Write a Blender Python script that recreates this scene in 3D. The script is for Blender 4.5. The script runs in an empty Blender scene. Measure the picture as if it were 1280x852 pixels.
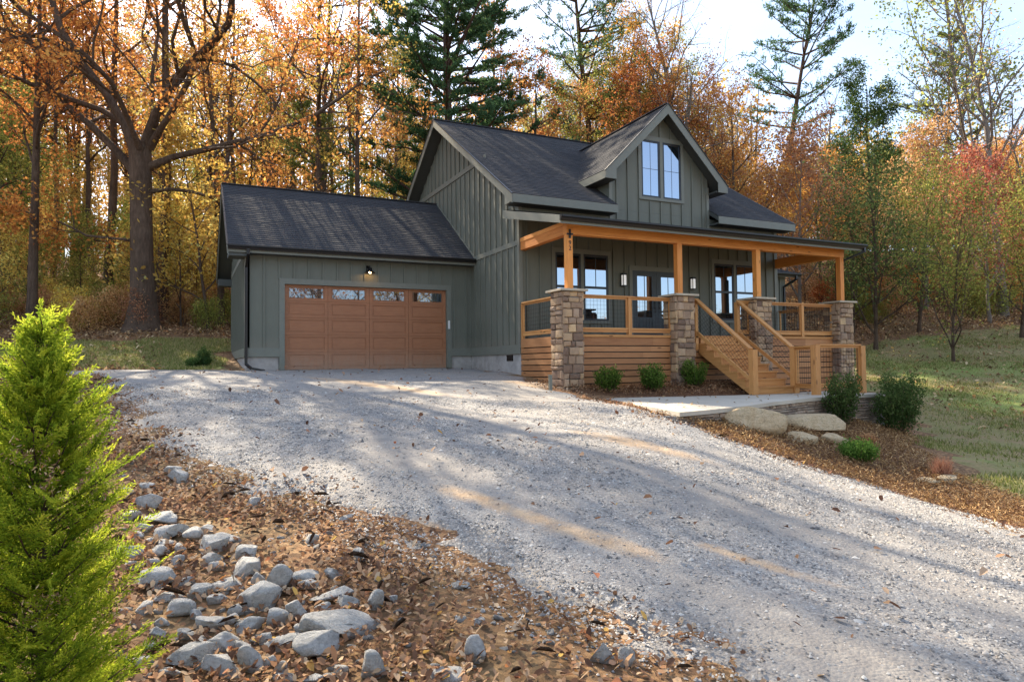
import bpy, math, random
import numpy as np
from mathutils import Vector, Matrix
random.seed(7); rng = np.random.default_rng(11)
S = bpy.context.scene; COL = S.collection
R_ = math.radians

# ------------------------------------------------------------------ camera
CP = dict(f=844.88, th=.449, pitch=.035, roll=-.0111)
CAMP = np.array([-8.217, -16.509, -.3438])
_th, _a, _r = CP['th'], CP['pitch'], CP['roll']
_F = np.array([math.sin(_th), math.cos(_th), 0]); _R = np.array([math.cos(_th), -math.sin(_th), 0]); _U = np.array([0, 0, 1.])
F2 = _F*math.cos(_a)+_U*math.sin(_a); U2 = _U*math.cos(_a)-_F*math.sin(_a)
R3 = _R*math.cos(_r)+U2*math.sin(_r); U3 = U2*math.cos(_r)-_R*math.sin(_r)
def ray(u, v): return F2+R3*(u-640)/CP['f']-U3*(v-426)/CP['f']
def at(u, v, d): return CAMP+ray(u, v)*d
def atz(u, v, z):
    D = ray(u, v); return CAMP+D*((z-CAMP[2])/D[2])
def proj(p):
    X = np.array(p, float)-CAMP; d = F2@X
    return 640+CP['f']*(R3@X)/d, 426-CP['f']*(U3@X)/d, d
cam = bpy.data.objects.new('camera', bpy.data.cameras.new('camera')); COL.objects.link(cam)
cam.data.lens = CP['f']/1280*36; cam.data.sensor_width = 36; cam.data.clip_end = 2000; cam.data.clip_start = .05
M = Matrix(((R3[0], U3[0], -F2[0], CAMP[0]), (R3[1], U3[1], -F2[1], CAMP[1]), (R3[2], U3[2], -F2[2], CAMP[2]), (0, 0, 0, 1)))
cam.matrix_world = M
S.camera = cam

# ------------------------------------------------------------------ light
SUN_AZ, SUN_EL = R_(-9), R_(39)     # azimuth from +Y towards +X
w = bpy.data.worlds.new('World'); S.world = w; w.use_nodes = True
nt = w.node_tree; nt.nodes.clear()
wo = nt.nodes.new('ShaderNodeOutputWorld'); bg = nt.nodes.new('ShaderNodeBackground')
sky = nt.nodes.new('ShaderNodeTexSky'); sky.sky_type = 'NISHITA'; sky.sun_disc = False
sky.sun_elevation = SUN_EL; sky.sun_rotation = SUN_AZ; sky.air_density = 1.0; sky.dust_density = 1.2; sky.ozone_density = 1.5
tc = nt.nodes.new('ShaderNodeTexCoord'); mp = nt.nodes.new('ShaderNodeMapping'); mp.inputs['Scale'].default_value = (1.2, 1.2, 5)
nz = nt.nodes.new('ShaderNodeTexNoise'); nz.inputs['Scale'].default_value = 1.6; nz.inputs['Detail'].default_value = 7; nz.inputs['Roughness'].default_value = .6
cr = nt.nodes.new('ShaderNodeValToRGB'); cr.color_ramp.elements[0].position = .25; cr.color_ramp.elements[1].position = .85
cr.color_ramp.elements[0].color = (.08, .08, .08, 1); cr.color_ramp.elements[1].color = (.8, .8, .8, 1)
mx = nt.nodes.new('ShaderNodeMixRGB'); mx.inputs['Color2'].default_value = (3.0, 3.35, 4.0, 1)
L = nt.links.new
L(tc.outputs['Generated'], mp.inputs['Vector']); L(mp.outputs[0], nz.inputs['Vector']); L(nz.outputs['Fac'], cr.inputs[0])
L(cr.outputs[0], mx.inputs['Fac']); L(sky.outputs[0], mx.inputs['Color1']); L(mx.outputs[0], bg.inputs['Color']); L(bg.outputs[0], wo.inputs[0])
bg.inputs['Strength'].default_value = .138
sd = bpy.data.lights.new('sun', 'SUN'); sd.energy = 5; sd.angle = R_(.55); sd.color = (1, .87, .68)
so = bpy.data.objects.new('sun', sd); COL.objects.link(so)
sdir = Vector((math.sin(SUN_AZ)*math.cos(SUN_EL), math.cos(SUN_AZ)*math.cos(SUN_EL), math.sin(SUN_EL)))
so.rotation_euler = (-sdir).to_track_quat('-Z', 'Y').to_euler(); so.location = (0, 0, 40)
S.view_settings.view_transform = 'Standard'; S.view_settings.look = 'None'; S.view_settings.exposure = 1.56; S.view_settings.gamma = 1
S.cycles.max_bounces = 6; S.cycles.transparent_max_bounces = 8; S.cycles.transmission_bounces = 4
S.cycles.caustics_reflective = False; S.cycles.caustics_refractive = False

# ------------------------------------------------------------------ materials
class NT:
    def __init__(s, name):
        s.m = bpy.data.materials.new(name); s.m.use_nodes = True; s.t = s.m.node_tree; s.t.nodes.clear()
        s.out = s.n('OutputMaterial'); 
    def n(s, k, **kw):
        nd = s.t.nodes.new('ShaderNode'+k)
        for a, b in kw.items():
            if hasattr(nd, a) and a != 'inputs': setattr(nd, a, b)
            else: nd.inputs[a].default_value = b
        return nd
    def l(s, a, b): s.t.links.new(a, b)
    def coords(s, scale=(1, 1, 1), src='Object'):
        t = s.n('TexCoord'); m = s.n('Mapping'); m.inputs['Scale'].default_value = scale; s.l(t.outputs[src], m.inputs['Vector']); return m.outputs[0]
    def noise(s, vec, scale, detail=4, rough=.6):
        x = s.n('TexNoise'); x.inputs['Scale'].default_value = scale; x.inputs['Detail'].default_value = detail; x.inputs['Roughness'].default_value = rough
        s.l(vec, x.inputs['Vector']); return x.outputs['Fac']
    def ramp(s, fac, stops, interp='LINEAR'):
        r = s.n('ValToRGB'); e = r.color_ramp; e.interpolation = interp
        while len(e.elements) < len(stops): e.elements.new(.5)
        for el, (p, c) in zip(e.elements, stops): el.position = p; el.color = (*c, 1)
        s.l(fac, r.inputs[0]); return r.outputs[0]
    def mix(s, fac, a, b, mode='MIX'):
        m = s.n('MixRGB'); m.blend_type = mode
        if isinstance(fac, (int, float)): m.inputs['Fac'].default_value = fac
        else: s.l(fac, m.inputs['Fac'])
        for i, x in ((1, a), (2, b)):
            if isinstance(x, tuple): m.inputs[i].default_value = (*x, 1)
            else: s.l(x, m.inputs[i])
        return m.outputs[0]
    def attr(s, name='rnd'):
        a = s.n('Attribute'); a.attribute_name = name; return a.outputs['Fac']
    def mul(s, a, k, op='MULTIPLY'):
        m = s.n('Math'); m.operation = op; s.l(a, m.inputs[0])
        if isinstance(k, (int, float)): m.inputs[1].default_value = k
        else: s.l(k, m.inputs[1])
        return m.outputs[0]
    def bump(s, h, strength=.4, dist=.02):
        b = s.n('Bump'); b.inputs['Strength'].default_value = strength; b.inputs['Distance'].default_value = dist; s.l(h, b.inputs['Height']); return b.outputs[0]
    def principled(s, col, rough=.7, normal=None, metal=0, spec=.4):
        p = s.n('BsdfPrincipled')
        if isinstance(col, tuple): p.inputs['Base Color'].default_value = (*col, 1)
        else: s.l(col, p.inputs['Base Color'])
        if isinstance(rough, (int, float)): p.inputs['Roughness'].default_value = rough
        else: s.l(rough, p.inputs['Roughness'])
        p.inputs['Metallic'].default_value = metal; p.inputs['Specular IOR Level'].default_value = spec
        if normal is not None: s.l(normal, p.inputs['Normal'])
        s.l(p.outputs[0], s.out.inputs[0]); return p
def simple(name, col, rough=.6, var=.12, metal=0, scale=6, spec=.4):
    t = NT(name); v = t.coords(); n = t.noise(v, scale, 5); n2 = t.noise(v, scale*9, 3)
    k = t.ramp(n, [(.3, tuple(c*(1-var) for c in col)), (.7, tuple(c*(1+var) for c in col))])
    k = t.mix(.25, k, t.ramp(n2, [(.3, tuple(c*.75 for c in col)), (.7, tuple(c*1.2 for c in col))]))
    t.principled(k, rough, t.bump(n2, .15, .004), metal, spec); return t.m
def wood(name, axis, cols):
    t = NT(name); sc = {'x': (1.2, 22, 22), 'y': (22, 1.2, 22), 'z': (22, 22, 1.2)}[axis]
    v = t.coords(sc); g = t.noise(v, 1.6, 8, .72); b = t.noise(t.coords(), 1.3, 3)
    c = t.ramp(g, [(.34, tuple(x*.72 for x in cols[0])), (.5, cols[1]), (.66, cols[2])])
    r = t.attr(); c = t.mix(.5, c, t.ramp(r, [(0, tuple(x*.8 for x in cols[0])), (1, cols[2])]))
    kn = t.n('TexVoronoi'); kn.inputs['Scale'].default_value = 1.0
    sk = {'x': (1.6, 5, 5), 'y': (5, 1.6, 5), 'z': (5, 5, 1.6)}[axis]; t.l(t.coords(sk), kn.inputs['Vector'])
    kf = t.ramp(kn.outputs['Distance'], [(.07, (1, 1, 1)), (.13, (0, 0, 0))]); c = t.mix(t.mul(kf, .75), c, tuple(x*.28 for x in cols[0]))
    c = t.mix(t.ramp(b, [(.35, (0, 0, 0)), (.75, (.3, .3, .3))]), c, cols[0])
    t.principled(c, .6, t.bump(g, .25, .004)); return t.m
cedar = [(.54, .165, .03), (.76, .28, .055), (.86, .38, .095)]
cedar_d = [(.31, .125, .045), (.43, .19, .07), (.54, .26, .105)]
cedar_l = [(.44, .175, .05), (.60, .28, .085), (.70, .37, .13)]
MAT = {}
for a in 'xyz':
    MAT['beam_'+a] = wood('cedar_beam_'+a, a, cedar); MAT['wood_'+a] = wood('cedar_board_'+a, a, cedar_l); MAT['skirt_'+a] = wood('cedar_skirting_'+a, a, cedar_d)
def siding_mat():
    t = NT('painted_siding'); v = t.coords(); n = t.noise(v, 1.1, 4); g = t.noise(t.coords((60, 60, 2.5)), 1, 5)
    c = t.ramp(n, [(.3, (.118, .122, .092)), (.7, (.150, .153, .118))]); c = t.mix(.22, c, t.ramp(g, [(.3, (.095, .10, .077)), (.7, (.175, .18, .14))]))
    sx_ = t.n('SeparateXYZ'); t.l(t.n('TexCoord').outputs['Object'], sx_.inputs[0]); mr = t.n('MapRange'); t.l(sx_.outputs['Z'], mr.inputs[0]); mr.inputs[1].default_value = .55; mr.inputs[2].default_value = -.05
    c = t.mix(t.mul(t.mul(mr.outputs[0], t.noise(t.coords((2, 2, .8)), 5, 6, .7)), .8), c, (.26, .21, .16)); c = t.mix(t.ramp(t.noise(t.coords((2.5, 2.5, .25)), 2, 5, .6), [(.5, (0, 0, 0)), (.75, (.3, .3, .3))]), c, (.19, .185, .15))
    t.principled(c, t.ramp(n, [(.3, (.48,)*3), (.7, (.68,)*3)]), t.bump(g, .3, .004)); return t.m
MAT['siding'] = siding_mat()
MAT['trim'] = simple('painted_trim', (.165, .168, .135), .5, .08)
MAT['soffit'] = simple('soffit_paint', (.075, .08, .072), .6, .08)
MAT['black'] = simple('dark_bronze_metal', (.018, .016, .015), .35, .15, .3)
MAT['frame'] = simple('window_frame_black', (.022, .024, .028), .4, .1)
MAT['doorp'] = simple('door_paint', (.045, .055, .06), .45, .1)
MAT['concrete'] = simple('foundation_concrete', (.36, .33, .30), .9, .3, 0, 3.5)
MAT['white'] = simple('white_plastic', (.7, .7, .68), .4, .05)
MAT['wire'] = simple('black_wire', (.02, .02, .02), .4, .1, .5)
MAT['mortar'] = simple('mortar', (.20, .18, .16), .95, .15, 0, 12)
MAT['caps'] = simple('cap_stone', (.46, .385, .28), .85, .2, 0, 6)
def patio_mat():
    t = NT('patio_concrete'); v = t.coords(); n = t.noise(v, .9, 5); g = t.noise(v, 60, 3)
    c = t.ramp(n, [(.3, (.40, .345, .26)), (.7, (.52, .465, .37))]); c = t.mix(.2, c, t.ramp(g, [(.3, (.28, .25, .2)), (.7, (.6, .56, .5))]))
    t.principled(c, .85, t.bump(g, .25, .004)); return t.m
MAT['patio'] = patio_mat()
def glass_mat(gl=.38):
    t = NT('window_glass'); v = t.coords(); n = t.noise(v, .9, 2)
    p = t.principled((.012, .015, .018), .02, t.bump(n, .06, .02), 0, 1.0)
    g = t.n('BsdfGlossy'); g.inputs['Roughness'].default_value = .015; g.inputs['Color'].default_value = (.70, .82, 1, 1); t.l(t.bump(n, .06, .02), g.inputs['Normal'])
    m = t.n('MixShader'); m.inputs[0].default_value = gl; t.l(p.outputs[0], m.inputs[1]); t.l(g.outputs[0], m.inputs[2]); t.l(m.outputs[0], t.out.inputs[0]); return t.m
MAT['glass'] = glass_mat()
MAT['glass_dim'] = glass_mat(.14)
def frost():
    t = NT('frosted_glass'); p_ = t.principled((.88, .88, .86), .25); p_.inputs['Emission Color'].default_value = (1, .96, .9, 1); p_.inputs['Emission Strength'].default_value = .12; return t.m  # lantern is unlit: faint emission stands in for daylight on its glass
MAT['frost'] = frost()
def shingle_mat():
    t = NT('asphalt_shingles'); v = t.coords(); r = t.attr(); n = t.noise(v, 1.0, 4); g = t.noise(v, 90, 2); g2 = t.noise(v, 7, 3)
    c = t.ramp(r, [(0, (.040, .041, .045)), (.5, (.050, .050, .054)), (1, (.064, .062, .063))])
    c = t.mix(.35, c, t.ramp(g, [(.3, (.02, .02, .024)), (.7, (.12, .115, .11))])); c = t.mix(.3, c, t.ramp(n, [(.3, (.03, .032, .038)), (.7, (.07, .07, .075))]))
    t.principled(c, .95, t.bump(g, .5, .006), 0, .08); return t.m
MAT['shingle'] = shingle_mat()
def garage_mat():
    t = NT('garage_door_wood_tone'); g = t.noise(t.coords((2, 30, 40)), 1.2, 6, .65); n = t.noise(t.coords(), 3, 4)
    c = t.ramp(g, [(.25, (.25, .10, .042)), (.5, (.33, .135, .056)), (.75, (.39, .175, .08))]); c = t.mix(.25, c, t.ramp(n, [(.3, (.22, .08, .04)), (.7, (.40, .17, .09))]))
    sx_ = t.n('SeparateXYZ'); t.l(t.n('TexCoord').outputs['Object'], sx_.inputs[0]); mr = t.n('MapRange'); t.l(sx_.outputs['Z'], mr.inputs[0]); mr.inputs[1].default_value = .25; mr.inputs[2].default_value = -.42
    c = t.mix(t.mul(t.mul(mr.outputs[0], t.noise(t.coords((3, 3, 1)), 4, 6, .7)), .9), c, (.33, .26, .19)); t.principled(c, t.ramp(n, [(.3, (.42,)*3), (.7, (.62,)*3)]), t.bump(g, .15, .003)); return t.m
MAT['gdoor'] = garage_mat()
def stone_mat(name, stops, rough=.85, sc=9):
    t = NT(name); v = t.coords(); r = t.attr(); n = t.noise(v, sc, 8, .7); n3 = t.noise(v, sc*.35, 3)
    c = t.ramp(r, stops, 'LINEAR'); c = t.mix(.55, c, t.ramp(n, [(.3, (.10, .085, .07)), (.5, (.3, .25, .2)), (.72, (.55, .48, .38))]), 'SOFT_LIGHT')
    c = t.mix(t.ramp(n3, [(.45, (0, 0, 0)), (.7, (.5, .5, .5))]), c, (.17, .12, .09))
    t.principled(c, rough, t.bump(n, .7, .02)); return t.m
MAT['stone'] = stone_mat('pillar_fieldstone', [(0, (.20, .135, .10)), (.2, (.34, .235, .16)), (.45, (.50, .355, .22)), (.62, (.33, .24, .18)), (.8, (.62, .45, .27)), (1, (.42, .31, .23))])
MAT['ledge'] = stone_mat('retaining_ledgestone', [(0, (.24, .18, .14)), (.3, (.38, .30, .23)), (.6, (.48, .40, .32)), (.8, (.32, .25, .20)), (1, (.56, .47, .37))], .9, 12)
def rock_mat(name, a, b, c3, vary=.55):
    t = NT(name); v = t.coords(); n = t.noise(v, 6, 10, .78); n2 = t.noise(v, 40, 8, .75); st = t.noise(t.coords((3, 14, 22)), 1.6, 8, .75)
    o = t.n('ObjectInfo'); c = t.ramp(n, [(.40, a), (.5, b), (.60, c3)])
    c = t.mix(.35, c, t.ramp(n2, [(.42, tuple(x*.5 for x in a)), (.56, c3)]))
    c = t.mix(t.mul(o.outputs['Random'], vary*.6), c, t.ramp(o.outputs['Random'], [(0, (.50, .46, .38)), (.5, (.38, .38, .385)), (1, (.60, .57, .52))]))
    c = t.mix(.3, c, t.ramp(st, [(.35, tuple(x*.45 for x in a)), (.55, b), (.7, c3)]))
    cv = t.n('TexVoronoi'); cv.feature = 'DISTANCE_TO_EDGE'; cv.inputs['Scale'].default_value = 5; t.l(t.mix(.12, t.coords(), t.n('TexNoise', Scale=9.0).outputs['Color']), cv.inputs['Vector'])
    c = t.mix(t.ramp(cv.outputs['Distance'], [(.0, (.55, .55, .55)), (.02, (0, 0, 0))]), c, tuple(x*.35 for x in a))
    t.principled(c, .92, t.bump(t.mul(n2, n), 1.0, .10)); return t.m
MAT['rock'] = rock_mat('grey_rock', (.38, .37, .345), (.64, .62, .57), (.82, .79, .72))
MAT['boulder'] = rock_mat('tan_boulder', (.52, .35, .18), (.70, .52, .30), (.78, .63, .41), 0)
def bark(name, a, b):
    t = NT(name); g = t.noise(t.coords((9, 9, 1.6)), 1.5, 8, .75); n = t.noise(t.coords(), 1.2, 3)
    c = t.ramp(g, [(.3, a), (.7, b)]); c = t.mix(.3, c, t.ramp(n, [(.35, a), (.7, tuple(x*1.25 for x in b))]))
    t.principled(c, .95, t.bump(g, 1.0, .16), 0, .2); return t.m
MAT['bark'] = bark('dark_bark', (.045, .030, .021), (.21, .145, .10))
MAT['bark_pale'] = bark('pale_bark', (.16, .13, .105), (.36, .31, .26))
MAT['bark_red'] = bark('pine_bark', (.06, .038, .028), (.20, .13, .095))
def leaf(name, stops, trans=.4, rough=.6):
    t = NT(name); r = t.attr(); c = t.ramp(r, stops); o = t.n('ObjectInfo')
    h = t.n('HueSaturation'); t.l(c, h.inputs['Color']); h.inputs['Saturation'].default_value = .97
    mr = t.n('MapRange'); t.l(o.outputs['Random'], mr.inputs[0]); mr.inputs[3].default_value = .485; mr.inputs[4].default_value = .515; t.l(mr.outputs[0], h.inputs['Hue'])
    mv = t.n('MapRange'); t.l(o.outputs['Random'], mv.inputs[0]); mv.inputs[3].default_value = .85; mv.inputs[4].default_value = 1.2; t.l(mv.outputs[0], h.inputs['Value'])
    d = t.n('BsdfDiffuse'); t.l(h.outputs[0], d.inputs[0]); tr = t.n('BsdfTranslucent'); t.l(h.outputs[0], tr.inputs[0])
    m = t.n('MixShader'); m.inputs[0].default_value = trans; t.l(d.outputs[0], m.inputs[1]); t.l(tr.outputs[0], m.inputs[2])
    t.l(m.outputs[0], t.out.inputs[0]); return t.m
LEAF = {
 'rust': leaf('rust_leaves', [(0, (.26, .085, .03)), (.35, (.46, .16, .04)), (.7, (.62, .26, .06)), (1, (.70, .38, .10))], .5),
 'orange': leaf('orange_leaves', [(0, (.40, .16, .04)), (.4, (.62, .28, .06)), (.75, (.72, .40, .09)), (1, (.76, .52, .16))], .5),
 'gold': leaf('gold_leaves', [(0, (.40, .24, .06)), (.4, (.62, .42, .08)), (.8, (.74, .56, .12)), (1, (.58, .56, .18))], .5),
 'olive': leaf('olive_leaves', [(0, (.13, .15, .035)), (.4, (.25, .28, .06)), (.8, (.42, .42, .09)), (1, (.56, .46, .12))], .5),
 'peach': leaf('pale_brown_leaves', [(0, (.30, .13, .06)), (.4, (.50, .25, .11)), (.8, (.62, .36, .17)), (1, (.68, .46, .22))], .45),
 'red': leaf('red_leaves', [(0, (.28, .06, .04)), (.4, (.44, .13, .07)), (.8, (.56, .24, .14)), (1, (.60, .36, .22))], .45),
 'green': leaf('evergreen_leaves', [(0, (.035, .065, .022)), (.5, (.07, .125, .04)), (.85, (.15, .20, .055)), (1, (.30, .32, .08))], .4),
 'midgreen': leaf('green_leaves', [(0, (.06, .085, .03)), (.45, (.12, .16, .05)), (.8, (.26, .28, .08)), (1, (.46, .40, .12))], .45),
 'shrub': leaf('shrub_leaves', [(0, (.04, .075, .012)), (.5, (.09, .16, .025)), (.85, (.18, .27, .045)), (1, (.30, .36, .08))], .4),
 'holly': leaf('holly_leaves', [(0, (.035, .065, .02)), (.5, (.075, .13, .035)), (1, (.17, .23, .07))], .35),
 'pine': leaf('pine_needles', [(0, (.035, .075, .038)), (.5, (.07, .14, .06)), (.85, (.14, .21, .07)), (1, (.24, .30, .10))], .4),
 'pineolive': leaf('olive_pine_needles', [(0, (.06, .08, .02)), (.5, (.13, .15, .04)), (1, (.28, .28, .08))], .4),  # olive needle colour, a yellower green than the other pines
 'cypress': leaf('cypress_foliage', [(0, (.09, .15, .012)), (.3, (.24, .33, .02)), (.65, (.46, .50, .03)), (.9, (.66, .62, .06)), (1, (.78, .70, .20))], .6),
 'litter': leaf('fallen_leaves', [(0, (.10, .055, .035)), (.3, (.20, .115, .07)), (.55, (.32, .175, .09)), (.75, (.45, .28, .155)), (.93, (.60, .44, .27)), (.97, (.42, .15, .06)), (1, (.62, .42, .10))], .25),
 'chips': leaf('mulch_chips', [(0, (.10, .05, .028)), (.4, (.24, .125, .06)), (.8, (.42, .24, .11)), (1, (.58, .38, .2))], .1),
 'grass': leaf('grass_blades', [(0, (.12, .13, .035)), (.4, (.22, .25, .06)), (.7, (.34, .31, .12)), (1, (.48, .38, .2))], .4),
 'redgrass': leaf('red_grass', [(0, (.25, .08, .05)), (1, (.48, .26, .16))], .3),
}
def gravelstone():
    t = NT('gravel_stones'); r = t.attr(); c = t.ramp(r, [(0, (.095, .09, .088)), (.35, (.21, .202, .192)), (.7, (.35, .335, .31)), (.92, (.50, .475, .43)), (1, (.42, .32, .23))])
    t.principled(c, .85); return t.m
MAT['gravel_s'] = gravelstone()
def ground_mats():
    # forest floor
    t = NT('forest_floor'); v = t.coords(); a = t.noise(v, .35, 5); b = t.noise(v, 14, 6, .75); c_ = t.n('TexVoronoi'); c_.inputs['Scale'].default_value = 26; t.l(v, c_.inputs['Vector'])
    sep = t.n('SeparateColor'); t.l(c_.outputs['Color'], sep.inputs[0])
    c = t.ramp(sep.outputs[0], [(0, (.09, .045, .025)), (.35, (.20, .10, .05)), (.65, (.32, .17, .08)), (1, (.46, .28, .14))])
    c = t.mix(t.ramp(b, [(.4, (0, 0, 0)), (.62, (.75, .75, .75))]), c, (.14, .085, .05)); c = t.mix(t.ramp(a, [(.45, (0, 0, 0)), (.7, (.55, .55, .55))]), c, (.17, .14, .06))
    t.principled(c, .95, t.bump(b, .8, .03), 0, .2); MAT['floor'] = t.m
    # gravel
    t = NT('gravel'); v = t.coords()
    vo = t.n('TexVoronoi'); vo.inputs['Scale'].default_value = 44; t.l(v, vo.inputs['Vector']); vs = t.n('SeparateColor'); t.l(vo.outputs['Color'], vs.inputs[0])
    vo2 = t.n('TexVoronoi'); vo2.inputs['Scale'].default_value = 95; t.l(v, vo2.inputs['Vector']); vs2 = t.n('SeparateColor'); t.l(vo2.outputs['Color'], vs2.inputs[0])
    cs = [(0, (.125, .12, .115)), (.3, (.22, .212, .20)), (.65, (.33, .318, .295)), (.9, (.44, .42, .38)), (1, (.38, .30, .23))]
    c = t.mix(.5, t.ramp(vs.outputs[0], cs), t.ramp(vs2.outputs[1], cs))
    big = t.noise(v, .5, 5, .6); fine = t.noise(v, 5, 5, .7)
    c = t.mix(t.ramp(big, [(.38, (0, 0, 0)), (.68, (.55, .55, .55))]), c, (.34, .285, .22)); c = t.mix(t.ramp(t.noise(v, 1.7, 6, .7), [(.45, (0, 0, 0)), (.65, (.45, .45, .45))]), c, (.18, .175, .17))
    c = t.mix(t.ramp(fine, [(.35, (.35, .35, .35)), (.55, (0, 0, 0))]), c, (.20, .18, .17))
    c = t.mix(t.mul(t.mul(t.attr('track'), t.noise(v, 1.3, 5, .7)), 1.15), c, t.ramp(fine, [(.3, (.20, .18, .16)), (.7, (.36, .32, .27))]))
    nn = t.noise(v, 2.6, 7, .75); cl = t.mul(t.attr('clay'), t.mul(nn, 1.9)); c = t.mix(t.ramp(cl, [(.42, (0, 0, 0)), (1.0, (.8, .8, .8))]), c, t.ramp(fine, [(.3, (.40, .25, .13)), (.7, (.60, .42, .25))]))
    h = t.mul(vo.outputs['Distance'], -1.0); hh = t.n('Math'); hh.operation = 'ADD'; t.l(h, hh.inputs[0]); t.l(fine, hh.inputs[1])
    t.principled(c, .9, t.bump(hh.outputs[0], .4, .02), 0, .25); MAT['gravel'] = t.m
    # lawn
    t = NT('lawn'); v = t.coords(); a = t.noise(v, .3, 5); b = t.noise(v, 11, 6, .75); d = t.noise(v, 1.6, 5, .7)
    c = t.ramp(b, [(.3, (.13, .115, .045)), (.5, (.22, .20, .075)), (.7, (.34, .28, .13))])
    c = t.mix(t.ramp(d, [(.42, (0, 0, 0)), (.66, (.75, .75, .75))]), c, (.32, .21, .12)); c = t.mix(t.ramp(a, [(.50, (0, 0, 0)), (.62, (.55, .55, .55))]), c, (.20, .30, .06))
    t.principled(c, .95, t.bump(b, .7, .03), 0, .2); MAT['lawn'] = t.m
    t = NT('mulch'); v = t.coords(); b = t.noise(t.coords((1, 1.6, 1)), 22, 6, .75); a = t.noise(v, .8, 4)
    c = t.ramp(b, [(.3, (.07, .035, .02)), (.5, (.17, .085, .045)), (.7, (.32, .18, .09))]); 
    t.principled(c, .95, t.bump(b, .9, .03), 0, .2); MAT['mulch'] = t.m
ground_mats()

# ------------------------------------------------------------------ object helpers
def tag(o, label=None, cat=None, group=None, kind=None):
    if label: o['label'] = label
    if cat: o['category'] = cat
    if group: o['group'] = group
    if kind: o['kind'] = kind
    return o
def empty(name, loc, label=None, cat=None, group=None, rz=0):
    o = bpy.data.objects.new(name, None); COL.objects.link(o); o.location = loc; o.rotation_euler = (0, 0, rz); o.empty_display_size = .2
    return tag(o, label, cat, group)
def copy_tree(o, parent=None):
    c = o.copy(); COL.objects.link(c); c.parent = parent
    for ch in o.children: copy_tree(ch, c)
    return c
def raw_mesh(name, V, F, mat, rnd=None, smooth=False, extra=None):
    me = bpy.data.meshes.new(name); V = np.asarray(V, np.float32)
    if isinstance(F, np.ndarray):
        n, k = F.shape; me.vertices.add(len(V)); me.vertices.foreach_set('co', V.ravel())
        me.loops.add(n*k); me.loops.foreach_set('vertex_index', F.astype(np.int32).ravel())
        me.polygons.add(n); me.polygons.foreach_set('loop_start', np.arange(0, n*k, k, dtype=np.int32)); me.polygons.foreach_set('loop_total', np.full(n, k, np.int32))
        me.update(calc_edges=True)
    else: me.from_pydata(V.tolist(), [], F); n = len(F)
    if rnd is not None:
        a = me.attributes.new('rnd', 'FLOAT', 'FACE'); a.data.foreach_set('value', np.asarray(rnd, np.float32))
    if extra:
        for k2, arr in extra.items():
            a = me.attributes.new(k2, 'FLOAT', 'POINT'); a.data.foreach_set('value', np.asarray(arr, np.float32))
    if smooth: me.polygons.foreach_set('use_smooth', np.ones(n, bool))
    me.materials.append(mat); return me
def add_obj(name, me, parent=None, loc=(0, 0, 0)):
    o = bpy.data.objects.new(name, me); COL.objects.link(o); o.location = loc; o.parent = parent; return o
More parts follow.
